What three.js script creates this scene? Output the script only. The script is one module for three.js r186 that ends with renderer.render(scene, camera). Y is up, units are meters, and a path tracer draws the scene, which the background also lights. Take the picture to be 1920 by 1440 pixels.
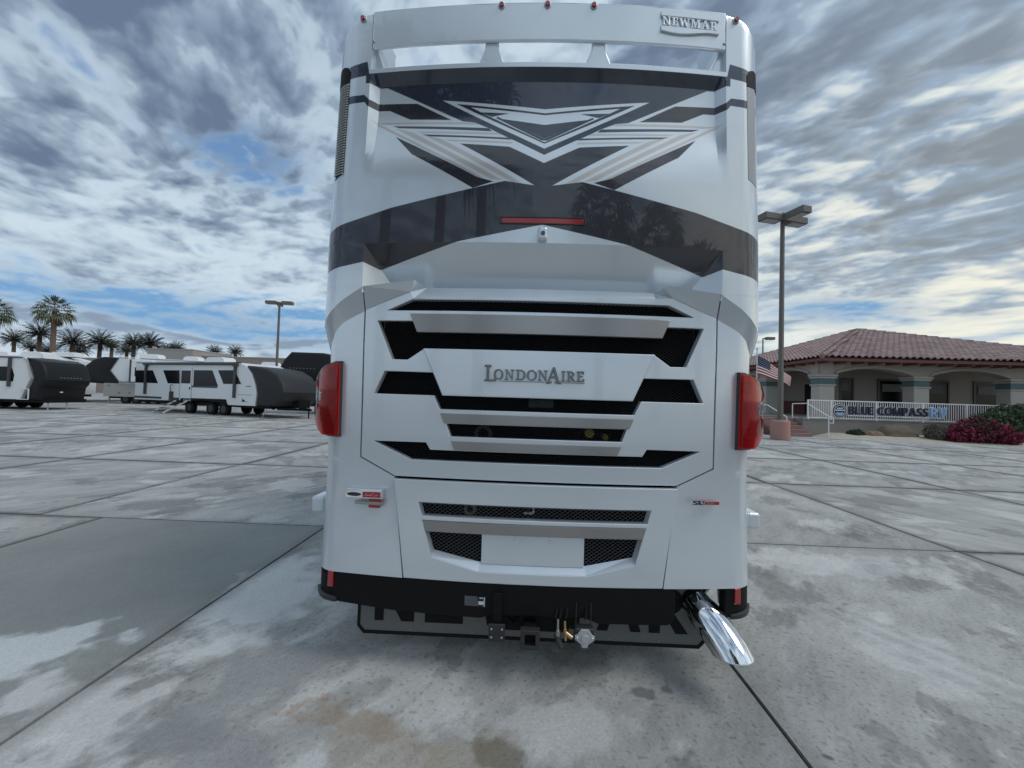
import * as THREE from 'three';
import { mergeGeometries, toCreasedNormals } from 'three/addons/utils/BufferGeometryUtils.js';
import { TessellateModifier } from 'three/addons/modifiers/TessellateModifier.js';
import { RoundedBoxGeometry } from 'three/addons/geometries/RoundedBoxGeometry.js';
import { TextGeometry } from 'three/addons/geometries/TextGeometry.js';
import { FontLoader } from 'three/addons/loaders/FontLoader.js';

// ---------------------------------------------------------------- camera, sky, sun, exposure
const scene = new THREE.Scene();
const R = (d) => d * Math.PI / 180;
const camera = new THREE.PerspectiveCamera(2 * Math.atan(720 / 735) * 180 / Math.PI, 4 / 3, 0.05, 3000);
camera.rotation.order = 'YXZ';
camera.position.set(-0.088, 1.65, 2.3);
camera.rotation.set(R(1.549), R(1.553), R(1.742));

const EXPOSURE = 1.5;
const renderer = new THREE.WebGLRenderer({ antialias: true });
renderer.toneMapping = THREE.LinearToneMapping;
renderer.toneMappingExposure = EXPOSURE;
renderer.shadowMap.enabled = true;

const SUN_AZ = R(104), SUN_EL = R(54);     // azimuth clockwise from straight ahead (-z)
const sunDir = new THREE.Vector3(Math.sin(SUN_AZ) * Math.cos(SUN_EL), Math.sin(SUN_EL), -Math.cos(SUN_AZ) * Math.cos(SUN_EL));
const sun = new THREE.DirectionalLight(new THREE.Color(1, 0.96, 0.91), 0.75);
sun.position.copy(sunDir).multiplyScalar(60);
sun.castShadow = true;
sun.shadow.radius = 45;
sun.shadow.mapSize.set(4096, 4096);
Object.assign(sun.shadow.camera, { left: -60, right: 60, top: 60, bottom: -60, near: 1, far: 160 });
scene.add(sun, sun.target);

// ---------------------------------------------------------------- noise
function rng(seed) { let s = seed >>> 0; return () => { s = (s + 0x6d2b79f5) | 0; let t = Math.imul(s ^ (s >>> 15), 1 | s); t = (t + Math.imul(t ^ (t >>> 7), 61 | t)) ^ t; return ((t ^ (t >>> 14)) >>> 0) / 4294967296; }; }
const PERM = (() => { const r = rng(11), p = new Uint16Array(512); for (let i = 0; i < 256; i++) p[i] = i; for (let i = 255; i > 0; i--) { const j = (r() * (i + 1)) | 0, t = p[i]; p[i] = p[j]; p[j] = t; } for (let i = 0; i < 256; i++) p[i + 256] = p[i]; return p; })();
const GX = new Float32Array(256), GY = new Float32Array(256);
for (let i = 0; i < 256; i++) { GX[i] = Math.cos(i * 2.399963); GY[i] = Math.sin(i * 2.399963); }
function noise(x, y) {
  const xf = Math.floor(x), yf = Math.floor(y), fx = x - xf, fy = y - yf, X = xf & 255, Y = yf & 255;
  const a = PERM[PERM[X] + Y], b = PERM[PERM[X + 1] + Y], c = PERM[PERM[X] + ((Y + 1) & 255)], d = PERM[PERM[X + 1] + ((Y + 1) & 255)];
  const u = fx * fx * fx * (fx * (fx * 6 - 15) + 10), v = fy * fy * fy * (fy * (fy * 6 - 15) + 10);
  const na = GX[a] * fx + GY[a] * fy, nb = GX[b] * (fx - 1) + GY[b] * fy, nc = GX[c] * fx + GY[c] * (fy - 1), nd = GX[d] * (fx - 1) + GY[d] * (fy - 1);
  return (na + (nb - na) * u + (nc + (nd - nc) * u - na - (nb - na) * u) * v) * 1.5;
}
function fbm(x, y, o) { let s = 0, a = 0.5; for (let i = 0; i < o; i++) { s += a * noise(x, y); const t = x * 1.6 - y * 1.2 + 7.3; y = x * 1.2 + y * 1.6 + 3.1; x = t; a *= 0.5; } return s; }
const clamp = (x, a = 0, b = 1) => Math.min(b, Math.max(a, x));
const sstep = (a, b, x) => { const t = clamp((x - a) / (b - a)); return t * t * (3 - 2 * t); };
const lerp = (a, b, t) => a + (b - a) * t;
const s2l = (c) => { c /= 255; return c <= 0.04045 ? c / 12.92 : Math.pow((c + 0.055) / 1.055, 2.4); };
const mix3 = (a, b, t) => [lerp(a[0], b[0], t), lerp(a[1], b[1], t), lerp(a[2], b[2], t)];
const lin3 = (a) => a.map(s2l);

// ---------------------------------------------------------------- sky: broken altocumulus over pale blue, thinner and warmer towards the sun
{
  const W = 3584, H = 1792, data = new Float32Array(W * H * 4);
  const BRIGHT = lin3([206, 223, 234]), DARK = lin3([104, 122, 148]), MID = lin3([158, 178, 198]);
  const WARM = lin3([250, 247, 228]), WDARK = lin3([138, 148, 156]);
  const BLUE0 = lin3([205, 219, 228]), BLUE1 = lin3([98, 154, 204]), BLUE2 = lin3([74, 112, 166]);
  const GROUND = lin3([120, 122, 122]);
  const gap = (a, e, a0, e0, wa, we, t) => Math.exp(-(((a - a0) / wa) ** 2) - (((e - e0 - t * (a - a0)) / we) ** 2));
  for (let r = 0; r < H; r++) {
    const el = ((r + 0.5) / H - 0.5) * Math.PI, dy = Math.sin(el), ce = Math.cos(el), e = el * 180 / Math.PI;
    for (let c = 0; c < W; c++) {
      const ph = ((c + 0.5) / W - 0.5) * 2 * Math.PI, dx = ce * Math.cos(ph), dz = ce * Math.sin(ph), o = (r * W + c) * 4;
      let col;
      if (dy <= 0) col = GROUND;
      else {
        const a = Math.atan2(dx, -dz) * 180 / Math.PI, cs = dx * sunDir.x + dy * sunDir.y + dz * sunDir.z;
        const k = 1 / (dy + 0.07), X = dx * k, Z = dz * k, rx = X * 0.82 + Z * 0.57, rz = -X * 0.57 + Z * 0.82;
        const w1 = fbm(rx * 0.55 + 3, rz * 0.75 + 9, 3), w2 = fbm(rx * 0.6 + 31, rz * 0.8 + 5, 3);
        const big = fbm(rx * 0.42 + 1.1 * w1 + 20, rz * 0.62 + 1.1 * w2 + 14, 4);            // masses
        const hi = sstep(7, 24, e), wide = fbm(rx * 1.6 + 1.7 * w2 + 2, rz * 2.6 + 1.7 * w1, 5) * lerp(0.6, 1, sstep(1, 14, e));
        const cell = hi > 0 ? fbm(rx * 4.4 + 1.5 * w2 + 0.8 * wide + 40, rz * 6.2 + 1.5 * w1 + 0.8 * wide + 17, 5) : 0;
        const rip = lerp(wide, 0.45 * wide + 0.95 * cell, hi);                      // rippled cells
        const fine = fbm(rx * 11 + 2.2 * w1 + rip, rz * 15 + 2.2 * w2, 4) * sstep(1, 16, e);
        let open = 0.52 * gap(a, e, -40, 7.2, 32, 3.8, -0.05) + 0.5 * gap(a, e, 38, 10.5, 9, 2.0, -0.1) + 0.5 * gap(a, e, -37, 26, 7, 3.2, 0) + 0.5 * gap(a, e, 150, 9, 40, 5, 0) + 0.35 * gap(a, e, -150, 30, 40, 10, 0);
        const cover = 0.52 + 0.7 * big + 0.55 * rip + 0.14 * fine - open;
        const alpha = sstep(-0.12, 0.34, cover);
        const thick = sstep(0.1, 1.08, 0.55 + 0.95 * big + 0.95 * rip + 0.2 * fine + 0.36 * gap(a, e, -48, 36, 34, 14, 0) + 0.08 * gap(a, e, 58, 33, 26, 13, 0) - 0.22 * sstep(24, 5, e));
        const warm = sstep(-0.25, 0.85, cs) * sstep(58, 4, e) * sstep(5, 45, a) * sstep(175, 130, Math.abs(a)) * 1.25;
        const lit = mix3(BRIGHT, WARM, clamp(warm)), shade = mix3(DARK, WDARK, clamp(warm * 1.2));
        let cl = thick < 0.5 ? mix3(lit, MID, thick * 2) : mix3(mix3(MID, shade, 0.15), shade, thick * 2 - 1);
        cl = mix3(cl, lit, 0.55 * sstep(0.02, 0.3, rip - 0.35 * fine) * (1 - thick));
        const glow = 1 + 0.35 * sstep(0.55, 1, cs);
        const blue = e < 7 ? mix3(BLUE0, BLUE1, sstep(0, 6.5, e)) : mix3(BLUE1, BLUE2, sstep(7, 40, e));
        col = mix3(mix3(blue, lit, 0.12 + 0.2 * sstep(0.0, 0.4, fine)), cl, alpha).map((v) => v * glow);
        const haze = sstep(6, 0, e);
        col = mix3(col, mix3(lin3([200, 212, 222]), WARM, clamp(warm)), 0.6 * haze);
      }
      data[o] = col[0] / EXPOSURE; data[o + 1] = col[1] / EXPOSURE; data[o + 2] = col[2] / EXPOSURE; data[o + 3] = 1;
    }
  }
  const sky = new THREE.DataTexture(data, W, H, THREE.RGBAFormat, THREE.FloatType);
  sky.mapping = THREE.EquirectangularReflectionMapping;
  sky.magFilter = THREE.LinearFilter; sky.wrapS = THREE.RepeatWrapping; sky.needsUpdate = true;
  scene.background = sky; scene.environment = sky;
}

// ---------------------------------------------------------------- helpers
const taken = {};
const numbered = (n) => { const k = taken[n] = (taken[n] ?? -1) + 1; return k ? n + '_' + String(k).padStart(3, '0') : n; };
function thing(name, label, category, group, pos = [0, 0, 0], turn = 0) {
  const g = new THREE.Group(); g.name = numbered(name); g.userData = { label, category }; if (group) g.userData.group = group;
  g.position.set(...pos); g.rotation.y = turn; scene.add(g); return g;
}
function part(name, geo, mat, parent, label) {
  const m = new THREE.Mesh(geo, mat); m.name = name; m.castShadow = m.receiveShadow = true; if (label) m.userData.label = label; parent.add(m); return m;
}
function single(name, geo, mat, label, category, group) { const m = part(numbered(name), geo, mat, scene); m.userData = { label, category }; if (group) m.userData.group = group; return m; }
function struct(name, geo, mat) { const m = geo ? part(name, geo, mat, scene) : new THREE.Group(); m.name = name; m.userData.kind = 'structure'; scene.add(m); return m; }
const merge = (l) => mergeGeometries(l.map((g) => { const n = g.index ? g.toNonIndexed() : g; for (const k of Object.keys(n.attributes)) if (!['position', 'normal', 'uv'].includes(k)) n.deleteAttribute(k); n.morphAttributes = {}; return n; }), false);
const box = (w, h, d, x = 0, y = 0, z = 0) => new THREE.BoxGeometry(w, h, d).translate(x, y, z);
const rbox = (w, h, d, x = 0, y = 0, z = 0, r = 0.01, n = 2) => new RoundedBoxGeometry(w, h, d, n, Math.min(r, w / 2.01, h / 2.01, d / 2.01)).translate(x, y, z);
const V = (x, y, z) => new THREE.Vector3(x, y, z);
function bar(a, b, r, seg = 8, r2 = r) {        // round bar between two points
  const d = b.clone().sub(a), g = new THREE.CylinderGeometry(r2, r, d.length(), seg, 1);
  g.translate(0, d.length() / 2, 0).applyQuaternion(new THREE.Quaternion().setFromUnitVectors(V(0, 1, 0), d.normalize())).translate(a.x, a.y, a.z);
  return g;
}
function sbar(a, b, w, h) {                     // square bar between two points
  const d = b.clone().sub(a), g = new THREE.BoxGeometry(w, h, d.length());
  g.applyMatrix4(new THREE.Matrix4().lookAt(a, b, V(0, 1, 0.001))).translate((a.x + b.x) / 2, (a.y + b.y) / 2, (a.z + b.z) / 2);
  return g;
}
const shapeOf = (pts, holes = []) => { const s = new THREE.Shape(pts.map((p) => new THREE.Vector2(p[0], p[1]))); for (const h of holes) s.holes.push(new THREE.Path(h.map((p) => new THREE.Vector2(p[0], p[1])))); return s; };
function slab2d(pts, holes, z0, z1, bevel = 0, seg = 2) {   // flat polygon with thickness, its front at z1
  const g = new THREE.ExtrudeGeometry(shapeOf(pts, holes), { depth: z1 - z0 - 2 * bevel, bevelEnabled: bevel > 0, bevelThickness: bevel, bevelSize: bevel, bevelOffset: -bevel, bevelSegments: seg, curveSegments: 10 });
  return g.translate(0, 0, z0 + bevel);
}
const mir = (pts) => pts.map(([x, ...r]) => [-x, ...r]).reverse();
const sym = (half) => [...half, ...mir(half)];   // half outline at x < 0 listed top to bottom or bottom to top, then its mirror
const canvas = (w, h) => { const c = document.createElement('canvas'); c.width = w; c.height = h; return c; };
const ctex = (c) => { const t = new THREE.CanvasTexture(c); t.colorSpace = THREE.SRGBColorSpace; t.anisotropy = 8; t.wrapS = t.wrapT = THREE.ClampToEdgeWrapping; return t; };
const col = (r, g, b) => new THREE.Color().setRGB(r, g, b);
const std = (r, g, b, rough = 0.7, metal = 0, extra = {}) => new THREE.MeshStandardMaterial({ color: col(r, g, b), roughness: rough, metalness: metal, ...extra });
const phys = (r, g, b, rough, extra = {}) => new THREE.MeshPhysicalMaterial({ color: col(r, g, b), roughness: rough, ...extra });
const fonts = new FontLoader();
const serif = await fonts.loadAsync('fonts/droid/droid_serif_bold.typeface.json');
const serifR = await fonts.loadAsync('fonts/droid/droid_serif_regular.typeface.json');
const sans = await fonts.loadAsync('fonts/droid/droid_sans_bold.typeface.json');
function glyph(ch, font, size, depth, bevel = 0) {
  const g = new TextGeometry(ch, { font, size, depth, curveSegments: 5, bevelEnabled: bevel > 0, bevelThickness: bevel, bevelSize: bevel, bevelSegments: 2 });
  g.computeBoundingBox(); return g;
}

// greyscale noise map for grain, wear and fine relief
function noiseMap(n, fn, rep = [1, 1]) {
  const d = new Uint8Array(n * n * 4);
  for (let y = 0; y < n; y++) for (let x = 0; x < n; x++) { const v = clamp(fn(x / n, y / n, x, y)) * 255, o = (y * n + x) * 4; d[o] = d[o + 1] = d[o + 2] = v; d[o + 3] = 255; }
  const t = new THREE.DataTexture(d, n, n); t.magFilter = THREE.LinearFilter; t.minFilter = THREE.LinearMipmapLinearFilter; t.wrapS = t.wrapT = THREE.RepeatWrapping; t.repeat.set(...rep); t.needsUpdate = true; return t;
}
const gr = rng(5);
const GRAIN = noiseMap(512, () => 0.35 + 0.4 * gr() + 0.25 * gr());
const stuccoBump = noiseMap(512, (u, v) => 0.5 + 0.5 * fbm(u * 40, v * 40, 3) + 0.2 * (gr() - 0.5));

// ---------------------------------------------------------------- materials
const M = {
  white: phys(0.72, 0.77, 0.82, 0.26, { metalness: 0.42, clearcoat: 1, clearcoatRoughness: 0.02 }),
  trailerWhite: phys(0.78, 0.79, 0.8, 0.35, { clearcoat: 0.5, clearcoatRoughness: 0.1 }),
  black: phys(0.007, 0.007, 0.008, 0.6, { specularIntensity: 0.35 }),
  rubber: phys(0.012, 0.012, 0.013, 0.85, { specularIntensity: 0.4 }),
  void: phys(0.003, 0.003, 0.004, 0.95, { specularIntensity: 0.1 }),
  mesh: phys(0.014, 0.014, 0.017, 0.45, { specularIntensity: 0.5 }),
  meshLight: std(0.12, 0.12, 0.125, 0.4, 0.6),
  chrome: std(0.86, 0.87, 0.88, 0.04, 1),
  softChrome: std(0.45, 0.46, 0.47, 0.22, 1),
  darkChrome: std(0.16, 0.165, 0.17, 0.12, 1),
  steel: new THREE.MeshPhysicalMaterial({ color: col(0.42, 0.4, 0.39), roughness: 0.3, metalness: 1, anisotropy: 0.85, anisotropyRotation: Math.PI / 2 }),
  redLens: phys(0.78, 0.012, 0.02, 0.06, { transmission: 0.9, thickness: 0, ior: 1.45, clearcoat: 1, clearcoatRoughness: 0.03 }),
  redSolid: phys(0.34, 0.005, 0.01, 0.25, { clearcoat: 1, clearcoatRoughness: 0.05 }),
  clearLens: phys(0.95, 0.96, 0.97, 0.03, { transmission: 1, thickness: 0, ior: 1.45 }),
  lampBack: std(0.5, 0.02, 0.02, 0.4, 0.2),
  plastic: std(0.03, 0.03, 0.032, 0.4),
  greyPlastic: std(0.42, 0.43, 0.44, 0.45),
  brass: std(0.55, 0.4, 0.2, 0.3, 1),
  darkGlass: phys(0.012, 0.014, 0.018, 0.06, { clearcoat: 1, clearcoatRoughness: 0.02 }),
  trailerGlass: phys(0.006, 0.007, 0.009, 0.12, { specularIntensity: 0.45 }),
  galv: std(0.45, 0.46, 0.47, 0.45, 0.7),
};
// ---------------------------------------------------------------- concrete lot: separate slabs with open joints
function concrete(x, z, k = 0) {                      // linear colour of the cement, its mottling, dirt and efflorescence
  const rx = x * 0.8 + z * 0.6, rz = -x * 0.6 + z * 0.8;
  const m = fbm(x * 0.55 + 4, z * 0.55 + 8, 5), b = fbm(x * 1.9, z * 1.9 + 30, 5), s = fbm(rx * 5.5 + 0.8 * m, rz * 1.3 + 50, 5), f = fbm(x * 13, z * 13, 3 + k);
  let v = 0.37 + 0.13 * m + 0.09 * b + 0.1 * s + 0.03 * f;
  const pale = sstep(0.14, 0.26, fbm(x * 0.85 + 11, z * 0.85 + 2, 5 + k) + 0.25 * s);
  v = lerp(v, 0.55 + 0.08 * b + 0.06 * s, 0.6 * pale);
  const dirt = sstep(0.12, 0.22, fbm(rx * 1.3 + 70, rz * 0.9 + 3, 5 + k) + 0.18 * f);
  v *= 1 - 0.3 * dirt;
  if (k) { v += 0.055 * fbm(rx * 26 + b, rz * 5, 3) + 0.03 * fbm(x * 45, z * 45, 2); v *= 1 - 0.3 * sstep(0.42, 0.6, noise(x * 38 + 5, z * 38)); }
  return [v * 0.99, v * 0.99, v * 0.955];
}
const blob = (x, z, cx, cz, rx, rz, rot, seed, ragged = 0.7) => {
  const c = Math.cos(rot), s = Math.sin(rot), u = ((x - cx) * c + (z - cz) * s) / rx, w = (-(x - cx) * s + (z - cz) * c) / rz;
  const h = Math.hypot(u, w); if (h > 1 + 0.7 * ragged) return 0;
  return sstep(1, 0.6, h + ragged * (fbm(x * 3.2 + seed, z * 3.2 - seed, 6) + 0.35 * fbm((x * 0.8 + z * 0.6) * 11 + seed, (z * 0.8 - x * 0.6) * 3, 4)));
};
function nearColor(x, z) {
  let c = concrete(x, z, 2);
  const f = fbm(x * 7 + 9, z * 7, 4), st = fbm((x * 0.75 + z * 0.66) * 9, (-x * 0.66 + z * 0.75) * 1.5 + 8, 4);
  if (x > -5.15 && x < -2.4 && z > -2.4 && z < 1.25) {             // the darker, denser slab beside the motorhome
    const v = 0.255 + 0.06 * fbm(x * 0.8, z * 0.8 + 5, 4) + 0.012 * f + 0.012 * st;
    c = [v * 0.97, v * 1.0, v * 0.95];
    const p = blob(x, z, -3.25, 0.0, 0.75, 0.28, -0.35, 3, 0.9);
    c = mix3(c, [0.62, 0.64, 0.66], 0.75 * p);
  }
  const add = (m, rgb) => { c = mix3(c, rgb, clamp(m)); };
  add(0.75 * blob(x, z, -2.05, -0.85, 0.42, 0.85, -0.25, 12), [0.66, 0.665, 0.66]);
  add(0.6 * blob(x, z, -2.2, 0.4, 0.55, 0.3, 0.5, 22, 1), [0.66, 0.66, 0.65]);
  add(0.62 * blob(x, z, -1.5, 0.1, 0.3, 0.55, 0.6, 32, 1.1), [0.24, 0.25, 0.255]);
  add(0.6 * blob(x, z, -1.45, 0.52, 0.5, 0.14, 0.35, 35, 1.1), [0.24, 0.245, 0.25]);
  add(0.5 * blob(x, z, -0.95, 0.5, 0.12, 0.3, 0.4, 37, 1), [0.66, 0.67, 0.68]);
  add(0.6 * blob(x, z, -0.98, 0.33, 0.3, 0.1, 0.15, 41, 1.5), [0.3, 0.215, 0.15]);
  add(0.55 * blob(x, z, -0.68, 0.47, 0.34, 0.2, 0.2, 43, 0.9), [0.3, 0.255, 0.2]);
  add(0.5 * blob(x, z, -0.3, 0.5, 0.22, 0.12, 0.1, 47, 0.9), [0.36, 0.32, 0.25]);
  add(0.75 * blob(x, z, -0.14, 0.44, 0.14, 0.1, 0.4, 48, 1.6), [0.17, 0.15, 0.11]);
  add(0.45 * blob(x, z, 0.15, 0.25, 0.6, 0.2, 0.0, 51, 1), [0.6, 0.6, 0.59]);
  add(0.75 * blob(x, z, 0.62, 0.03, 0.07, 0.045, 0, 55, 1.9), [0.12, 0.125, 0.125]);
  add(0.75 * blob(x, z, 0.78, 0.0, 0.06, 0.04, 0, 57, 1.9), [0.12, 0.125, 0.125]);
  add(0.8 * blob(x, z, 1.39, 0.38, 0.035, 0.02, 0.4, 58, 0.4), [0.07, 0.07, 0.075]);
  add(0.6 * blob(x, z, 5.35, -3.3, 0.4, 0.05, 0.05, 59, 0.7), [0.3, 0.22, 0.16]);
  add(0.4 * blob(x, z, 3.3, -1.9, 1.1, 0.35, 0.1, 60, 1.1), [0.6, 0.61, 0.61]);
  add(0.4 * blob(x, z, 2.6, -0.5, 0.35, 0.5, 0.4, 62, 1.1), [0.6, 0.61, 0.61]);
  // tyre tracks crossing the right-hand slabs
  if (x > 0.5 && z > -2.4) for (const [off, w] of [[0, 0.055], [0.17, 0.05], [0.36, 0.04]]) { const q = (x - 2.05 - off) * 0.875 - (z + 1.22) * 0.485 + 0.05 * fbm(z * 0.8, off * 9, 2); add(0.42 * sstep(w * 1.7, w * 0.4, Math.abs(q)) * sstep(-2.3, -1.2, z) * (0.55 + 0.9 * fbm(x * 3, z * 16, 3)), [0.17, 0.17, 0.172]); }
  for (const jx of [-2.4, 1.27, 4.97]) { const d = Math.abs(x - jx + 0.02 * f); if (d < 0.2) add((jx < 0 ? 0.6 : 0.45) * sstep(0.16, 0.01, d + 0.12 * Math.max(0, fbm(x * 2, z * 2.4 + jx, 4))), [0.2, 0.2, 0.197]); }
  for (const jz of [-2.4, -5.88]) { const d = Math.abs(z - jz + 0.02 * f); if (d < 0.2) add(0.4 * sstep(0.14, 0.01, d + 0.12 * Math.max(0, fbm(x * 2.4 + jz, z * 2, 4))), [0.21, 0.21, 0.207]); }
  return c;
}
function colorMap(w, h, fn, grain = 0.05) {
  const d = new Uint8Array(w * h * 4), g = rng(77), enc = (v) => { v = clamp(v); return 255 * (v <= 0.0031308 ? 12.92 * v : 1.055 * Math.pow(v, 1 / 2.4) - 0.055); };
  for (let y = 0; y < h; y++) for (let x = 0; x < w; x++) { const c = fn((x + 0.5) / w, (y + 0.5) / h), k = 1 + grain * (g() + g() - 1), o = (y * w + x) * 4; d[o] = enc(c[0] * k); d[o + 1] = enc(c[1] * k); d[o + 2] = enc(c[2] * k); d[o + 3] = 255; }
  const t = new THREE.DataTexture(d, w, h); t.colorSpace = THREE.SRGBColorSpace; t.magFilter = THREE.LinearFilter; t.minFilter = THREE.LinearMipmapLinearFilter; t.wrapS = t.wrapT = THREE.MirroredRepeatWrapping; t.anisotropy = 8; t.needsUpdate = true; return t;
}
const NX0 = -6, NX1 = 6, NZ0 = -7.6, NZ1 = 1.4;
const nearMap = colorMap(1792, 1344, (u, v) => nearColor(lerp(NX0, NX1, u), lerp(NZ0, NZ1, v)), 0.16);
const farMap = colorMap(512, 512, (u, v) => concrete(u * 18 + 40, v * 18 + 60), 0.08);
// three slab faces for the rest of the lot: mottled, with dirt gathered along the joints
const slabMaps = [0, 1, 2].map((k) => colorMap(512, 512, (u, v) => {
  const x = u * 3.65 + 40 + k * 23, z = v * 3.65 + 60 - k * 17, st = sstep(0.1, 0.3, fbm(x * 0.25 + 3, z * 0.9, 4)); let c = mix3(concrete(x, z), [0.6, 0.605, 0.59], 0.4 * st);
  const d = Math.min(u, v, 1 - u, 1 - v) * 3.65 + 0.1 * Math.max(0, fbm(x * 2.1, z * 2.1, 4)) + 0.03 * fbm(x * 9, z * 9, 2);
  return mix3(c, [0.13, 0.13, 0.125], 0.7 * sstep(0.1, 0.015, d) + 0.25 * sstep(0.3, 0.05, d));
}, 0.08));
const concreteBump = noiseMap(512, (u, v) => 0.5 + 0.35 * fbm(u * 60, v * 60, 4) + 0.2 * (gr() - 0.5), [1, 1]);
const bumpFor = (k) => { const t = concreteBump.clone(); t.repeat.set(k, k); t.needsUpdate = true; return t; };
M.slabNear = new THREE.MeshStandardMaterial({ map: nearMap, roughness: 0.78, bumpMap: bumpFor(9), bumpScale: 0.0035 });
M.slabFar = slabMaps.map((m) => new THREE.MeshStandardMaterial({ map: m, roughness: 0.8, bumpMap: bumpFor(3), bumpScale: 0.003 }));
M.joint = std(0.045, 0.038, 0.033, 0.95);
M.land = new THREE.MeshStandardMaterial({ map: (() => { const t = farMap.clone(); t.repeat.set(60, 60); t.needsUpdate = true; return t; })(), roughness: 0.85 });
struct('ground', new THREE.PlaneGeometry(1600, 1600).rotateX(-Math.PI / 2).translate(0, -0.06, 0), M.land);
const lot = struct('pavement', null);
part('joint_filler', new THREE.PlaneGeometry(80, 62).rotateX(-Math.PI / 2).translate(0, -0.022, -19), M.joint, lot);
{
  const rr = rng(3);
  const rowZ = [8.4, 4.8, 1.22, -2.4, -5.88, -9.5]; while (rowZ[rowZ.length - 1] > -46) rowZ.push(rowZ[rowZ.length - 1] - 3.62);
  rowZ.forEach((z1, i) => {
    if (i === rowZ.length - 1) return;
    const G = i > 3 ? 0.02 : 0.012, z0 = rowZ[i + 1], near = i === 2, xs = [];
    const base = near ? [-5.15, -2.4, 1.27, 4.97] : [-5.97, -2.4, 1.27, 4.97];
    let a = base[0]; const left = []; while (a > -34) { a -= 3.67; left.unshift(a); }
    let b = base[3]; const right = []; while (b < 33) { b += 3.72; right.push(b); }
    xs.push(...left, ...base, ...right);
    for (let j = 0; j + 1 < xs.length; j++) {
      const x0 = xs[j] + G, x1 = xs[j + 1] - G, za = z0 + G, zb = z1 - G, cx = (x0 + x1) / 2, cz = (za + zb) / 2;
      if (Math.abs(cx) > -cz * 1.75 + 12) continue;
      const g = new THREE.BoxGeometry(x1 - x0, 0.04, zb - za).translate(cx, -0.02, cz), uv = g.attributes.uv, p = g.attributes.position;
      const nearSlab = Math.abs(cx) < 6 && cz > -7.6 && cz < 1.4, flipU = rr() > 0.5, flipV = rr() > 0.5;
      for (let k = 0; k < p.count; k++) uv.setXY(k, nearSlab ? (p.getX(k) - NX0) / (NX1 - NX0) : flipU ? (x1 - p.getX(k)) / (x1 - x0) : (p.getX(k) - x0) / (x1 - x0), nearSlab ? (p.getZ(k) - NZ0) / (NZ1 - NZ0) : flipV ? (zb - p.getZ(k)) / (zb - za) : (p.getZ(k) - za) / (zb - za));
      part('slab', g, nearSlab ? M.slabNear : M.slabFar[(rr() * 3) | 0], lot);
    }
  });
}
// ---------------------------------------------------------------- motorhome, rear end towards the camera; s = metres round the rear from its centre line
const WR = 1.395, RC = 0.2, BOW = 0.05, CX = WR - RC, TH0 = Math.atan(2 * BOW * 1.2187), S1 = CX + RC * TH0, CZ = -BOW * S1 * S1 - RC * Math.cos(TH0);
const table = (pts) => (v) => { if (v <= pts[0][0]) return pts[0][1]; for (let i = 1; i < pts.length; i++) if (v <= pts[i][0]) return lerp(pts[i - 1][1], pts[i][1], (v - pts[i - 1][0]) / (pts[i][0] - pts[i - 1][0])); return pts[pts.length - 1][1]; };
const wfac = table([[0.4, 1.376 / WR], [0.75, 1.376 / WR], [2.0, 1], [2.55, 1.392 / WR], [3.65, 1.357 / WR], [3.85, 1.352 / WR]]);
function bend(s, Y, d) {
  const a = Math.abs(s), w = wfac(Y); let x, z, nx, nz;
  if (a < S1) { x = a; z = -BOW * a * a; nx = 2 * BOW * a; nz = 1; const l = Math.hypot(nx, nz); nx /= l; nz /= l; }
  else { const t = Math.min(Math.PI / 2, TH0 + (a - S1) / RC); nx = Math.sin(t); nz = Math.cos(t); x = CX + RC * nx; z = CZ + RC * nz; const over = a - (S1 + RC * (Math.PI / 2 - TH0)); if (over > 0) z -= over; }
  return [(x * w + nx * d) * Math.sign(s || 1), Y, z + nz * d];
}
function bendGeo(g, crease = 0.5) {
  if (g.index) g = g.toNonIndexed();
  const p = g.attributes.position, n = g.attributes.normal;
  for (let i = 0; i < p.count; i++) {
    const s = p.getX(i), a = Math.abs(s), t = (a < S1 ? Math.atan(2 * BOW * a) : Math.min(Math.PI / 2, TH0 + (a - S1) / RC)) * Math.sign(s), c = Math.cos(t), q = Math.sin(t);
    n.setXYZ(i, n.getX(i) * c + n.getZ(i) * q, n.getY(i), n.getZ(i) * c - n.getX(i) * q);
    p.setXYZ(i, ...bend(s, p.getY(i), p.getZ(i)));
  }
  return g;
}
function panel(pts, holes, d0, d1, bevel = 0.006, edge = 0.14, lift = null) {
  const g = new TessellateModifier(edge, 7).modify(slab2d(pts, holes, d0, d1, bevel));
  if (typeof lift === 'function') { const p = g.attributes.position; for (let i = 0; i < p.count; i++) p.setZ(i, p.getZ(i) + lift(p.getX(i), p.getY(i))); }
  return bendGeo(g);
}
function facet(pts, edge = 0.12) {             // polygon on the body, each corner [s, Y, depth]
  const sh = THREE.ShapeUtils.triangulateShape(pts.map((p) => new THREE.Vector2(p[0], p[1])), []), pos = [], uv = [];
  for (const t of sh) for (const i of t) { pos.push(...pts[i]); uv.push(pts[i][0], pts[i][1]); }
  const g = new THREE.BufferGeometry(); g.setAttribute('position', new THREE.Float32BufferAttribute(pos, 3)); g.setAttribute('uv', new THREE.Float32BufferAttribute(uv, 2)); g.computeVertexNormals();
  return bendGeo(new TessellateModifier(edge, 6).modify(g), 0.1);
}
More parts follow.
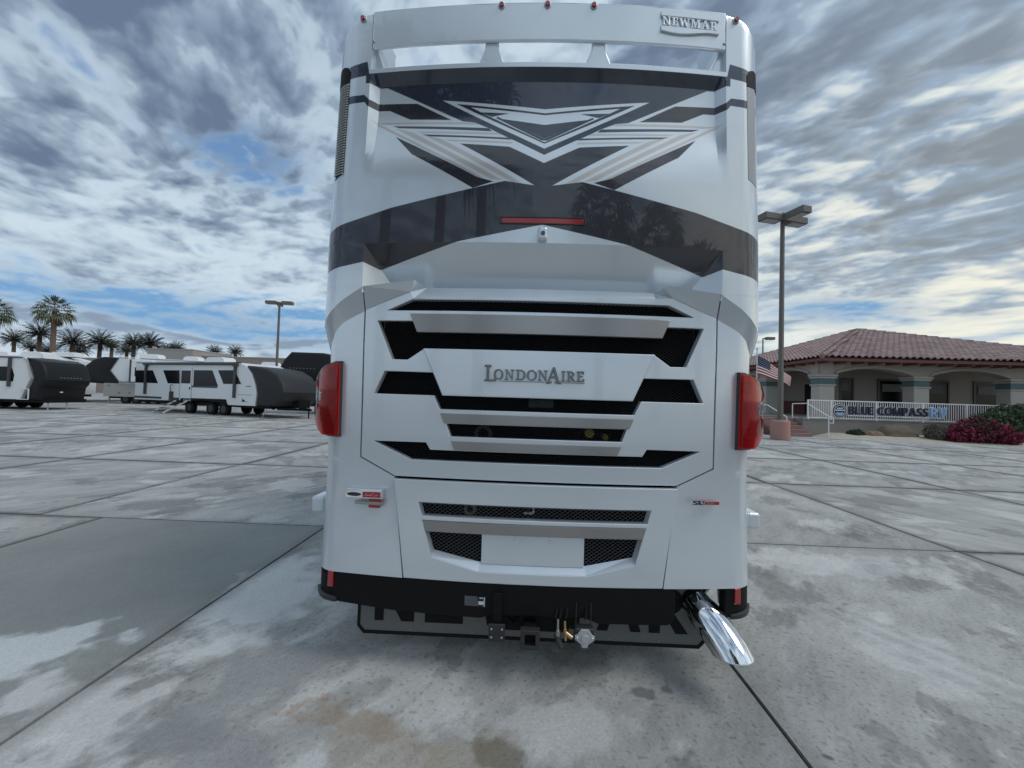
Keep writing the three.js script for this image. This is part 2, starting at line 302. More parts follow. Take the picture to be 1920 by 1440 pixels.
function grid(nu, nv, fn, crease = 0.2) {      // fn(i, j) -> [s, Y, depth]
  const pos = [], uv = [], idx = [];
  for (let j = 0; j <= nv; j++) for (let i = 0; i <= nu; i++) { const [s, Y, d] = fn(i, j); pos.push(...bend(s, Y, d)); uv.push((s * wfac(Y) + 2) / 4, (Y - 2.2) / 1.9); }
  for (let j = 0; j < nv; j++) for (let i = 0; i < nu; i++) { const a = j * (nu + 1) + i, b = a + 1, c = a + nu + 1, e = c + 1; idx.push(a, b, e, a, e, c); }
  const g = new THREE.BufferGeometry(); g.setAttribute('position', new THREE.Float32BufferAttribute(pos, 3)); g.setAttribute('uv', new THREE.Float32BufferAttribute(uv, 2)); g.setIndex(idx); g.computeVertexNormals();
  return toCreasedNormals(g.toNonIndexed(), crease);
}
const steps = (a, b, h) => { const n = Math.max(1, Math.round(Math.abs(b - a) / h)), o = []; for (let i = 0; i < n; i++) o.push(lerp(a, b, i / n)); return o; };
const chain = (h, ...k) => { const o = []; for (let i = 0; i + 1 < k.length; i++) o.push(...steps(k[i], k[i + 1], Array.isArray(h) ? h[i] : h)); o.push(k[k.length - 1]); return o; };

const rv = thing('motorhome', 'white diesel motorhome seen from behind with dark chevron graphics and red tail lamps', 'motorhome');

// paint scheme of the upper rear cap (flat print: masked colour coats)
{
  const W = 2048, H = 972, c = canvas(W, H), g = c.getContext('2d'), X = (x) => (x + 2) / 4 * W, Y = (y) => H - (y - 2.2) / 1.9 * H;
  const WHITE = '#dde4ea', NAVY = '#353d4d', BROWN = '#37363d', BEIGE = '#c9c1ba';
  const one = (pts, f) => { g.fillStyle = f; g.beginPath(); pts.forEach((p, i) => (i ? g.lineTo(X(p[0]), Y(p[1])) : g.moveTo(X(p[0]), Y(p[1])))); g.closePath(); g.fill(); };
  const two = (pts, f) => { one(pts, f); one(pts.map((p) => [-p[0], p[1]]), f); };
  g.fillStyle = WHITE; g.fillRect(0, 0, W, H);
  // crossing band and lower X
  two([[0, 3.0], [-0.2, 2.93], [-0.418, 2.881], [-0.738, 2.809], [-0.922, 2.768], [-1.1, 2.714], [-1.25, 2.67], [-1.4, 2.625], [-2, 2.44], [-2, 2.22], [-1.41, 2.375], [-1.09, 2.437], [-1.027, 2.417], [-0.488, 2.56], [0, 2.662]], BROWN);
  two([[0.002, 3.06], [-0.212, 3.143], [-0.515, 3.169], [-0.051, 2.897], [0.002, 2.85]], BROWN);
  // upper V field
  two([[0.002, 3.62], [-1.12, 3.62], [-1.12, 3.562], [-1.0, 3.558], [-0.507, 3.321], [-0.435, 3.312], [-0.345, 3.272], [-0.306, 3.25], [-0.22, 3.204], [-0.178, 3.183], [0.002, 3.088]], NAVY);
  two([[-1.1, 3.62], [-1.115, 3.7], [-1.3, 3.665], [-2, 3.6], [-2, 3.51], [-1.3, 3.59], [-1.113, 3.612]], NAVY);
  // outer white V, inner outline
  two([[-0.641, 3.46], [0.001, 3.395], [0.001, 3.13]], WHITE);
  two([[-0.549, 3.434], [0.001, 3.369], [0.001, 3.164]], BROWN);
  two([[-0.46, 3.411], [0.001, 3.357], [0.001, 3.174]], WHITE);
  two([[-0.395, 3.377], [-0.218, 3.368], [-0.327, 3.347]], NAVY);
  two([[-0.3, 3.338], [-0.02, 3.188], [0.001, 3.185], [0.001, 3.197], [-0.29, 3.347]], NAVY);
  two([[-0.27, 3.333], [0.001, 3.292], [0.001, 3.199]], NAVY);
  two([[0.001, 3.088], [-0.178, 3.183], [-0.212, 3.143], [0.001, 3.035]], WHITE);
  // arrowed stripes
  two([[-1.09, 3.336], [-0.435, 3.312], [-0.345, 3.272], [-0.22, 3.204], [-0.178, 3.183], [-0.212, 3.143], [-0.515, 3.169], [-0.051, 2.897], [-0.409, 2.949]], WHITE);
  two([[-0.952, 3.307], [-0.344, 3.271], [-0.32, 3.249], [-0.906, 3.29]], NAVY);
  two([[-0.759, 3.24], [-0.22, 3.204], [-0.197, 3.191], [-0.705, 3.224]], NAVY);
  const arm = (t0, t1) => {                     // a beige line following the arrow: from its tip down the diagonal
    const P = (t) => [lerp(-1.09, -0.515, t), lerp(3.336, 3.169, t)], Q = (t) => [lerp(-0.409, -0.051, t), lerp(2.949, 2.897, t)];
    two([P(t0), P(t1), Q(t1), Q(t0)], BEIGE);
  };
  arm(0.0, 0.12); arm(0.26, 0.46); arm(0.6, 0.8);
  two([[-1.09, 3.336], [-0.44, 3.312], [-0.405, 3.296], [-0.98, 3.316]], BEIGE);
  two([[-0.8, 3.262], [-0.29, 3.24], [-0.26, 3.224], [-0.75, 3.248]], BEIGE);
  two([[-0.62, 3.2], [-0.2, 3.176], [-0.19, 3.163], [-0.56, 3.184]], BEIGE);
  two([[-0.926, 3.231], [-0.402, 2.949], [-0.3, 2.92], [-0.422, 2.881], [-0.81, 3.105]], BROWN);
  two([[-1.102, 3.459], [-0.801, 3.446], [-0.579, 3.332], [-0.842, 3.346], [-0.978, 3.41], [-1.101, 3.414]], BROWN);
  two([[-1.1, 3.462], [-1.127, 3.488], [-1.22, 3.486], [-2, 3.44], [-2, 3.39], [-1.22, 3.438], [-1.124, 3.442], [-1.1, 3.412]], NAVY);
  M.cap = new THREE.MeshPhysicalMaterial({ map: ctex(c), roughness: 0.26, metalness: 0.42, clearcoat: 1, clearcoatRoughness: 0.02 });
}
{ // upper rear cap: framed panel, overhang with its sloping underside, pillars rounding into the sides
  const capUV = (g) => { const uv = g.attributes.uv; for (let i = 0; i < uv.count; i++) uv.setXY(i, (uv.getX(i) * wfac(uv.getY(i)) + 2) / 4, (uv.getY(i) - 2.2) / 1.9); return g; };
  const half = chain([0.05, 0.02, 0.018, 0.016, 0.016, 0.1], 0, 1.06, 1.075, 1.09, 1.122, 1.53, 1.95);
  const S = [...half.slice(1).reverse().map((v) => -v), ...half];
  const Yr = chain([0.04, 0.03, 0.012, 0.02], 2.552, 2.95, 3.565, 3.618, 3.648);
  const D = (s, Y) => { const lip = 1 - clamp((Y - 3.565) / 0.053); return Y > 2.9 ? -0.048 * sstep(2.95, 3.4, Y) * lip * clamp((1.122 - Math.abs(s)) / 0.047) : 0; };
  const rows = [...Yr.map((y) => [y, 0]), [3.655, -0.006], [3.657, -0.02], [3.657, -0.3]];
  const bits = [grid(S.length - 1, rows.length - 1, (i, j) => [S[i], rows[j][0], rows[j][1] + D(S[i], Math.min(3.648, rows[j][0]))], 0.3)];
  for (const k of [-1, 1]) {
    const P = chain([0.016, 0.1], 1.09, 1.53, 1.95), y = chain(0.06, 2.2875, 2.552); if (k < 0) P.reverse();
    bits.push(grid(P.length - 1, y.length - 1, (i, j) => [k * P[i], y[j], 0]));
    const f = [[-1.09, 2.552, 0], [-1.09, 2.25, 0], [-0.933, 2.25, -0.242]]; bits.push(capUV(facet(k < 0 ? f : mir(f))));
  }
  bits.push(capUV(facet([[-1.09, 2.552, 0], [-0.933, 2.25, -0.242], [0.933, 2.25, -0.242], [1.09, 2.552, 0]], 0.08)));
  part('rear_cap', merge(bits), M.cap, rv, 'upper rear cap painted with dark and beige chevrons');
}
const SEAM = 1.122;
for (const k of [-1, 1]) { // top corners rounding over
  const S = chain([0.02, 0.016, 0.05], SEAM + 0.002, 1.195, 1.53, 1.95), top = table([[1.12, 4.022], [1.17, 4.016], [1.22, 4.003], [1.27, 3.98], [1.32, 3.945], [1.37, 3.9], [1.42, 3.84], [1.5, 3.78], [1.95, 3.7]]), n = 18;
  const at = (s, j) => { const T = top(s); if (j <= 8) return [lerp(3.6485, T - 0.03, j / 8), 0]; const a = Math.min(1, (j - 8) / 6) * Math.PI / 2; return [T - 0.03 + 0.03 * Math.sin(a), -0.03 * (1 - Math.cos(a)) - (j > 14 ? (j - 14) * 0.05 : 0)]; };
  const cols = k > 0 ? [-1, ...S.keys()] : [-1, ...S.keys()].reverse();
  part('cap_corner', grid(cols.length - 1, n, (i, j) => { const q = cols[i], s = S[Math.max(0, q)], [Y, d] = at(s, j); return [k * s, Y, d + (q < 0 ? -0.32 : 0)]; }, 0.45), M.cap, rv);
  const G = [[0.985, 3.60], [1.1, 3.60], [1.1, 3.84], [1.055, 3.84], [1.055, 3.785]]; part('gusset', slab2d(k > 0 ? G : mir(G), [], -0.55, -0.1, 0.008), M.white, rv);
}
{ // wing bar, struts, marker lamps, badge
  const g = panel(sym([[-SEAM, 4.02], [-SEAM, 3.783]]).concat(), [], -0.022, 0.0, 0.008, 0.15);
  part('wing_bar', g, M.white, rv, 'broad wing bar across the top of the rear');
  for (const x of [-0.346, 0.321]) part('wing_strut', panel([[x - 0.042, 3.80], [x - 0.045, 3.745], [x - 0.088, 3.645], [x + 0.088, 3.645], [x + 0.045, 3.745], [x + 0.042, 3.80]], [], -0.3, -0.02, 0.008), M.white, rv);
  for (const [s, y] of [[-1.19, 3.975], [-0.292, 3.997], [-0.006, 3.999], [0.281, 3.997], [1.185, 3.975]]) {
    const m = part('marker_lamp', bendGeo(new THREE.CylinderGeometry(0.013, 0.016, 0.02, 14).rotateX(Math.PI / 2).translate(s, y, 0.006)), M.redSolid, rv);
    part('bezel', bendGeo(new THREE.TorusGeometry(0.017, 0.005, 6, 18).translate(s, y, 0.002)), M.softChrome, m);
  }
  for (const k of [-1, 1]) part('screw', bendGeo(new THREE.SphereGeometry(0.009, 8, 6).translate(k * 1.11, 3.822, 0)), M.softChrome, rv);
  // raised badge: name between two waves
  const bd = part('badge', bendGeo(merge([[3.975, 0.046, 1], [3.868, 0.046, -1]].map(([y, h, k]) => {
    const pts = [], n = 14, x0 = 0.70, x1 = 1.07;
    for (let i = 0; i <= n; i++) { const t = i / n; pts.push([lerp(x0, x1, t), y - 0.006 * t + k * (0.012 * Math.sin(t * 5.2) + 0.006)]); }
    for (let i = n; i >= 0; i--) { const t = i / n; pts.push([lerp(x0, x1, t), (k > 0 ? 3.952 : 3.892) - 0.004 * t]); }
    return slab2d(pts, [], 0.0, 0.012, 0.002, 1);
  })), 0.5), M.white, rv, 'raised white wave badge');
  const nm = 'NEWMAR', w = [0.06, 0.046, 0.075, 0.068, 0.057, 0.053]; let x = 0.706;
  [...nm].forEach((ch, i) => { const t = glyph(ch, serif, 0.052, 0.01, 0.0015), b = t.boundingBox; t.translate(-b.min.x, -b.min.y, 0).scale(Math.min(1.1, (w[i] - 0.006) / (b.max.x - b.min.x)), 1, 1).translate(x, 3.896 - 0.0015 * i, 0.0); part('letter', bendGeo(t), M.white, bd); x += w[i]; });
}
// rear quarter panels with the swept step
for (const k of [-1, 1]) {
  const up = table([[1.086, 2.285], [1.207, 2.207], [1.308, 2.128], [1.41, 2.06], [1.6, 1.97], [1.95, 1.9]]), lo = table([[1.079, 2.145], [1.21, 2.078], [1.298, 2.02], [1.335, 1.965], [1.42, 1.9], [1.6, 1.82], [1.95, 1.76]]);
  const tS = chain([0.02, 0.016, 0.1], 1.088, 1.195, 1.53, 1.95).map((v) => (v - 1.088) / (1.95 - 1.088));
  const rows = [];
  for (const v of steps(0, 1, 0.2)) rows.push((s) => [lerp(2.287, Math.min(2.284, up(s)), v), 0]);
  for (const v of steps(0, 1, 0.25)) rows.push((s) => [lerp(Math.min(2.284, up(s)), lo(s), v), -0.04 * v]);
  for (const v of steps(0, 1, 0.06)) rows.push((s) => [lerp(lo(s), 1.238, v), -0.04]);
  for (const v of steps(0, 1, 0.25)) rows.push(() => [lerp(1.238, 1.13, v), -0.04]);
  for (const v of steps(0, 1, 0.06)) rows.push(() => [lerp(1.13, 0.54, v), -0.04 + 0.022 * v]);
  rows.push(() => [0.54, -0.018], () => [0.537, -0.024], () => [0.537, -0.068]);
  const xin = table([[0.53, 0.782], [1.13, 0.862], [1.238, 1.089], [3, 1.089]]);
  const n = tS.length;
  part('quarter_panel', grid(n, rows.length - 1, (i, j) => {
    const t = tS[Math.max(0, i - 1)]; let s = lerp(1.088, 1.95, t), [Y, d] = rows[j](s);
    s = lerp(xin(Y), 1.95, t); return [k * s, Y, d + (i === 0 ? -0.05 : 0)];
  }, 0.16), M.white, rv);
}
// engine door
const g1 = sym([[-0.94, 2.147], [-0.784, 2.214]]), g2 = sym([[-0.699, 1.913], [-0.8, 1.845], [-0.897, 1.846], [-1.0, 2.082]]);
const g3 = sym([[-0.943, 1.771], [-1.009, 1.632], [-0.627, 1.632], [-0.588, 1.55]]).concat([[0.571, 1.632], [-0.571, 1.632], [-0.635, 1.769]].reverse().reverse());
const G3 = [[-0.943, 1.771], [-1.009, 1.632], [-0.627, 1.632], [-0.588, 1.55], [0.588, 1.55], [0.627, 1.632], [1.009, 1.632], [0.943, 1.771], [0.635, 1.769], [0.571, 1.632], [-0.571, 1.632], [-0.635, 1.769]];
const g4 = sym([[-0.545, 1.463], [-0.517, 1.388]]);
const g5 = [[-1.001, 1.342], [-0.67, 1.345], [-0.643, 1.302], [0.643, 1.302], [0.67, 1.345], [1.001, 1.342], [0.763, 1.24], [-0.763, 1.24]];
{
  const out = sym([[-0.775, 2.222], [-0.8, 2.262], [-1.082, 2.15], [-1.082, 1.242], [-0.858, 1.135]]);
  const main = panel(out, [g1, g2, G3, g4, g5], -0.087, -0.04, 0.005, 0.12, 0.45);
  const bits = [facet(sym([[-0.71, 2.3, -0.092], [-0.775, 2.222, -0.041]]))];
  for (const k of [-1, 1]) {
    const f = (pts) => facet(k < 0 ? pts : mir(pts));
    bits.push(f([[-1.082, 2.287, -0.001], [-1.082, 2.15, -0.041], [-0.8, 2.262, -0.041], [-0.76, 2.322, -0.001]]));
    bits.push(f([[-0.76, 2.322, -0.001], [-0.8, 2.262, -0.041], [-0.71, 2.3, -0.092]]), f([[-0.71, 2.3, -0.092], [-0.8, 2.262, -0.041], [-0.775, 2.222, -0.041]]));
    bits.push(f([[-1.082, 2.287, -0.001], [-0.76, 2.322, -0.001], [-0.76, 2.325, -0.22], [-1.082, 2.29, -0.22]]), f([[-0.76, 2.322, -0.001], [-0.71, 2.3, -0.092], [-0.71, 2.303, -0.22], [-0.76, 2.325, -0.22]]));
  }
  bits.push(facet([[-0.71, 2.3, -0.092], [0.71, 2.3, -0.092], [0.71, 2.305, -0.26], [-0.71, 2.305, -0.26]]));
  const door = part('engine_door', merge([main, ...bits]), M.white, rv, 'white engine door with slanted louvre openings');
  part('name_plate', panel(sym([[-0.7, 1.914], [-0.573, 1.631]]), [], -0.07, -0.026, 0.006, 0.14), M.white, door);
  const strip = (p, d) => part('steel_strip', panel(sym(p), [], -0.06, d, 0.003, 0.14), M.steel, door);
  strip([[-0.788, 2.124], [-0.74, 2.012]], -0.024); strip([[-0.584, 1.525], [-0.56, 1.466]], -0.034); strip([[-0.513, 1.36], [-0.4915, 1.306]], -0.034);
  for (const p of [sym([[-0.794, 2.131], [-0.784, 2.124]])]) part('strip_lip', panel(p, [], -0.06, -0.032, 0.002), M.white, door);
  // raised chrome lettering, first letters larger
  const lt = [['L', -0.318, 0.098, 0.072, 1.725], ['O', -0.262, 0.062, 0.058, 1.737], ['N', -0.196, 0.062, 0.056, 1.737], ['D', -0.132, 0.062, 0.06, 1.737], ['O', -0.066, 0.062, 0.062, 1.737], ['N', 0.001, 0.062, 0.058, 1.737], ['A', 0.05, 0.095, 0.088, 1.724], ['I', 0.14, 0.062, 0.024, 1.737], ['R', 0.171, 0.062, 0.054, 1.737], ['E', 0.23, 0.062, 0.046, 1.737]];
  for (const [ch, x, h, w, y] of lt) { const t = glyph(ch, serifR, 0.1, 0.014, 0.003), b = t.boundingBox; t.translate(-b.min.x, -b.min.y, 0).scale(w / (b.max.x - b.min.x), h / (b.max.y - b.min.y), 1).translate(x, y, -0.026); part('letter', bendGeo(t), M.darkChrome, door); }
  part('underline', bendGeo(merge([box(0.268, 0.004, 0.01, -0.092, 1.729, -0.023), box(0.135, 0.004, 0.01, 0.212, 1.729, -0.023), box(0.022, 0.005, 0.01, 0.06, 1.722, -0.023), box(0.03, 0.005, 0.01, 0.128, 1.722, -0.023)])), M.darkChrome, door);
}
// expanded-metal mesh behind the openings
function meshIn(poly, d, pitch, rise, w, mat, parent) {
  const inside = (x, y) => { let c = false; for (let i = 0, j = poly.length - 1; i < poly.length; j = i++) { const [a, b] = poly[i], [e, f] = poly[j]; if ((b > y) !== (f > y) && x < (e - a) * (y - b) / (f - b) + a) c = !c; } return c; };
  const xs = poly.map((p) => p[0]), ys = poly.map((p) => p[1]), x0 = Math.min(...xs), x1 = Math.max(...xs), y0 = Math.min(...ys), y1 = Math.max(...ys), pos = [], idx = [];
  const strand = (ax, ay, bx, by, dd) => {
    const A = bend(ax, ay, dd), B = bend(bx, by, dd), l = Math.hypot(bx - ax, by - ay), nx = -(by - ay) / l * w, ny = (bx - ax) / l * w, o = pos.length / 3;
    pos.push(A[0] - nx, A[1] - ny, A[2], A[0] + nx, A[1] + ny, A[2] - w, B[0] + nx, B[1] + ny, B[2] - w, B[0] - nx, B[1] - ny, B[2], A[0], A[1], A[2] + w, B[0], B[1], B[2] + w);
    idx.push(o, o + 3, o + 5, o, o + 5, o + 4, o + 4, o + 5, o + 2, o + 4, o + 2, o + 1);
  };
  for (let j = 0, y = y0 - rise; y < y1 + rise; y += rise, j++) for (let x = x0 - pitch + (j % 2) * pitch / 2; x < x1 + pitch; x += pitch) {
    for (const k of [-1, 1]) { const bx = x + k * pitch / 2, by = y + rise, mx = (x + bx) / 2, my = (y + by) / 2; if (inside(mx, my)) strand(x, y, bx, by, d + 0.002 * k); }
  }
  const g = new THREE.BufferGeometry(); g.setAttribute('position', new THREE.Float32BufferAttribute(pos, 3)); g.setIndex(idx); g.computeVertexNormals();
  const m = part('grille_mesh', g, mat, parent); return m;
}
const grow = (poly, k) => { const cx = poly.reduce((a, p) => a + p[0], 0) / poly.length, cy = poly.reduce((a, p) => a + p[1], 0) / poly.length; return poly.map(([x, y]) => [x + Math.sign(x - cx) * k, y + Math.sign(y - cy) * k]); };
for (const p of [g1, g2, G3, g4, g5]) meshIn(grow(p, 0.01), -0.084, 0.026, 0.0085, 0.0017, M.mesh, rv);
part('engine_bay_shade', merge([facet([[-1.06, 2.3, -0.275], [-1.06, 0.6, -0.2], [1.06, 0.6, -0.2], [1.06, 2.3, -0.275]]), facet([[-1.078, 2.2, -0.09], [-1.078, 1.25, -0.09], [-1.05, 1.25, -0.24], [-1.05, 2.2, -0.24]]), facet([[1.078, 2.2, -0.09], [1.05, 2.2, -0.24], [1.05, 1.25, -0.24], [1.078, 1.25, -0.09]])]), M.void, rv);  // near-black sheets stand in for the shade inside the engine bay
part('filler_cap', bendGeo(new THREE.CylinderGeometry(0.028, 0.03, 0.05, 16).rotateX(Math.PI / 2).translate(0.34, 1.425, -0.15)), std(0.5, 0.38, 0.06, 0.5), rv, 'yellow filler cap behind the grille');
part('filler_cap', bendGeo(new THREE.CylinderGeometry(0.018, 0.02, 0.05, 14).rotateX(Math.PI / 2).translate(0.44, 1.405, -0.15)), std(0.4, 0.3, 0.05, 0.5), rv);
part('engine_hose', bendGeo(new THREE.TorusGeometry(0.045, 0.012, 8, 24).translate(-0.33, 1.4, -0.14)), std(0.1, 0.1, 0.1, 0.4), rv);
part('engine_hose', bendGeo(new THREE.TorusGeometry(0.03, 0.01, 8, 20).translate(-0.4, 0.935, -0.13)), std(0.25, 0.24, 0.16, 0.4), rv);
part('engine_cover', bendGeo(rbox(0.16, 0.06, 0.04, 0.03, 1.6, -0.16, 0.01)), std(0.08, 0.12, 0.13, 0.5), rv);
part('engine_hook', bendGeo(merge([rbox(0.06, 0.012, 0.02, -0.03, 0.935, -0.1, 0.004), rbox(0.012, 0.05, 0.02, 0.0, 0.955, -0.1, 0.004)])), std(0.7, 0.71, 0.72, 0.4), rv);
// lower panel with its recessed grille and number-plate board
{
  const o = [[-0.698, 0.992], [-0.608, 0.675], [-0.318, 0.606], [0.318, 0.606], [0.608, 0.675], [0.698, 0.992]], i = [[-0.688, 0.975], [-0.605, 0.703], [-0.318, 0.646], [0.318, 0.646], [0.605, 0.703], [0.688, 0.975]];
  const main = panel(sym([[-0.856, 1.122], [-0.777, 0.54]]), [o], -0.058, -0.018, 0.005, 0.12, 0.45), ring = [];
  for (let k = 0; k < 6; k++) { const a = o[k], b = o[(k + 1) % 6], c = i[(k + 1) % 6], d = i[k]; ring.push(facet([[a[0], a[1], -0.021], [b[0], b[1], -0.021], [c[0], c[1], -0.062], [d[0], d[1], -0.062]])); }
  const low = part('lower_panel', merge([main, ...ring]), M.white, rv, 'white lower rear panel');
  part('cross_bar', panel(sym([[-0.68, 0.914], [-0.673, 0.889]]), [], -0.07, -0.014, 0.005), M.white, low);
  part('steel_strip', panel(sym([[-0.669, 0.888], [-0.65, 0.823]]), [], -0.06, -0.016, 0.003), M.steel, low);
  part('plate_board', panel(sym([[-0.31, 0.83], [-0.31, 0.64]]), [], -0.09, -0.048, 0.004), M.white, low, 'blank white number plate board');
  for (const s of [-0.104, 0.102]) part('screw', bendGeo(new THREE.SphereGeometry(0.008, 10, 8).translate(s, 0.785, -0.045)), M.chrome, low);
  meshIn(sym([[-0.69, 0.98], [-0.67, 0.88]]), -0.068, 0.032, 0.0105, 0.0016, M.meshLight, low);
  for (const k of [-1, 1]) meshIn([[-0.66, 0.85], [-0.605, 0.70], [-0.31, 0.645], [-0.31, 0.85]].map(([x, y]) => [k * x, y]), -0.068, 0.032, 0.0105, 0.0016, M.meshLight, low);
}
// makers' badges
{
  const b1 = part('badge', panel([[-1.15, 1.052], [-1.15, 1.0], [-0.915, 1.003], [-0.915, 1.058]], [], -0.02, 0.014, 0.004, 0.2), M.chrome, rv, 'chrome badge with red field');
  part('oval', bendGeo(new THREE.CylinderGeometry(1, 1, 0.004, 28).rotateX(Math.PI / 2).scale(0.045, 0.011, 1).translate(-1.09, 1.025, 0.015)), M.plastic, b1);
  part('red_field', panel([[-1.035, 1.043], [-1.035, 1.009], [-0.922, 1.012], [-0.922, 1.046]], [], 0.008, 0.018, 0.002, 0.2), M.redSolid, b1);
  part('script', bendGeo(merge([bar(V(-1.02, 1.02, 0.018), V(-1.005, 1.036, 0.018), 0.0012, 5), bar(V(-1.01, 1.02, 0.018), V(-0.985, 1.027, 0.018), 0.0012, 5), bar(V(-0.985, 1.021, 0.018), V(-0.965, 1.038, 0.018), 0.0012, 5), bar(V(-0.965, 1.021, 0.018), V(-0.935, 1.027, 0.018), 0.0012, 5)])), M.chrome, b1);
  const b2 = part('badge', panel([[-1.086, 0.984], [-1.086, 0.966], [-0.914, 0.966], [-0.914, 0.986]], [], -0.02, 0.012, 0.003, 0.2), M.softChrome, rv, 'slim chrome badge over a red tag');
  part('red_tag', panel([[-1.0, 0.998], [-1.0, 0.948], [-0.93, 0.948], [-0.918, 0.998]], [], -0.02, 0.008, 0.003, 0.2), M.redSolid, b2);
  const b3 = part('badge', panel([[1.01, 1.058], [1.01, 1.038], [1.1, 1.038], [1.1, 1.058]], [], -0.02, 0.006, 0.002, 0.2), M.redSolid, rv, 'small chrome and red letter badge');
  let x = 0.936; for (const [ch, w] of [['S', 0.034], ['L', 0.026], ['c', 0.018], ['o', 0.02], ['r', 0.016]]) { const t = glyph(ch, sans, 0.026, 0.008), b = t.boundingBox; t.translate(-b.min.x, -b.min.y, 0).scale(w / (b.max.x - b.min.x), ch > 'a' ? 0.75 : 0.9, 1).translate(x, 1.038, 0.002); part('letter', bendGeo(t), ch > 'a' ? M.softChrome : M.plastic, b3); x += w + 0.003; }
}
// high brake lamp and camera
{
  const hb = part('brake_lamp', panel([[-0.24, 2.701], [-0.244, 2.69], [-0.244, 2.675], [-0.235, 2.667], [0.237, 2.667], [0.246, 2.675], [0.246, 2.69], [0.24, 2.701]], [], -0.02, 0.004, 0.003, 0.15), M.redSolid, rv, 'slim red high-level brake lamp');
  part('bezel', panel([[-0.255, 2.707], [-0.255, 2.662], [0.258, 2.662], [0.258, 2.707]], [[[-0.246, 2.7], [0.249, 2.7], [0.249, 2.668], [-0.246, 2.668]]], -0.02, 0.006, 0.003, 0.2), M.plastic, hb);
  const cm = part('rear_camera', bendGeo(rbox(0.058, 0.08, 0.05, 0.003, 2.596, 0.018, 0.018, 4), 0.7), M.white, rv, 'white rear view camera');
  part('lens', bendGeo(new THREE.CylinderGeometry(0.012, 0.013, 0.01, 18).rotateX(Math.PI / 2).translate(0.004, 2.593, 0.045)), M.darkGlass, cm);
}
// tail lamps wrapping the corners
for (const k of [-1, 1]) {
  const O = [[1.218, 1.826], [1.265, 1.825], [1.33, 1.81], [1.385, 1.775], [1.44, 1.715], [1.50, 1.66], [1.6, 1.62], [1.6, 1.56], [1.52, 1.5], [1.46, 1.44], [1.4, 1.385], [1.345, 1.356], [1.218, 1.358]].map(([s, y]) => [k * s, y]);
  const redP = [[1.222, 1.812], [1.265, 1.811], [1.326, 1.797], [1.378, 1.764], [1.425, 1.71], [1.44, 1.69], [1.335, 1.63], [1.345, 1.578], [1.45, 1.505], [1.45, 1.45], [1.394, 1.393], [1.342, 1.366], [1.222, 1.367]].map(([s, y]) => [k * s, y]);
  const clr = [[1.45, 1.684], [1.345, 1.627], [1.353, 1.583], [1.458, 1.51], [1.58, 1.565], [1.58, 1.615]].map(([s, y]) => [k * s, y]);
  const lift = (s, y) => 0.03 * sstep(1.24, 1.44, Math.abs(s)) * sstep(1.83, 1.68, y) * sstep(1.345, 1.46, y);
  const house = part('tail_lamp', panel(O, [], -0.06, -0.016, 0.006, 0.04, lift), M.plastic, rv, k < 0 ? 'red tail lamp on the left corner' : 'red tail lamp on the right corner');
  part('reflector', panel(redP, [], -0.03, -0.010, 0.002, 0.04, lift), M.lampBack, house);
  part('red_lens', panel(redP, [], 0.0, 0.014, 0.006, 0.03, lift), M.redLens, house);
  part('bulb_bowl', bendGeo(merge([[1.275, 1.74], [1.30, 1.61], [1.285, 1.46]].map(([s, y]) => new THREE.TorusGeometry(0.036, 0.006, 6, 22).translate(k * s, y, -0.006)).concat([0, 1, 2, 3].map((q) => box(0.1, 0.004, 0.012, k * 1.29, 1.665 - q * 0.09, -0.006))))), M.galv, house);
  part('clear_lens', panel(clr, [], -0.006, 0.01, 0.003, 0.03, lift), M.clearLens, house);
  part('fluted_reflector', bendGeo(merge([0, 1, 2, 3, 4, 5].map((q) => new THREE.CylinderGeometry(0.009, 0.009, 0.2, 8, 8).rotateZ(Math.PI / 2).translate(k * 1.46, 1.535 + q * 0.022, 0.01)))), M.chrome, house);
}
// vents high on the corners: dark arched mouth above, louvres below
for (const k of [-1, 1]) {
  const q = (P) => P.map(([a, y]) => [k * a, y]);
  const v = part('vent_mouth', panel(q([[1.262, 3.575], [1.262, 3.645], [1.285, 3.68], [1.33, 3.70], [1.42, 3.712], [1.7, 3.712], [1.7, 3.6], [1.42, 3.6]]), [], -0.02, 0.003, 0.001, 0.04), M.black, rv, 'dark arched vent mouth');
  part('vent_panel', panel(q([[1.262, 3.57], [1.345, 3.59], [1.345, 2.972], [1.262, 3.0]]), [], -0.02, 0.002, 0.001, 0.04), k < 0 ? M.plastic : M.greyPlastic, v);
  const L = []; if (k < 0) for (let y = 3.0; y < 3.57; y += 0.0165) L.push(new THREE.BoxGeometry(0.078, 0.007, 0.014, 4, 1, 1).rotateX(0.5).translate(k * 1.304, y, 0.006));
  if (k < 0) part('louvres', bendGeo(merge(L)), M.greyPlastic, v);
}
// side lamps standing off the flanks
for (const k of [-1, 1]) part('side_lamp', rbox(0.085, 0.105, 0.16, k * 1.425, 0.885, -0.36, 0.022, 3), M.white, rv, 'white side lamp housing');
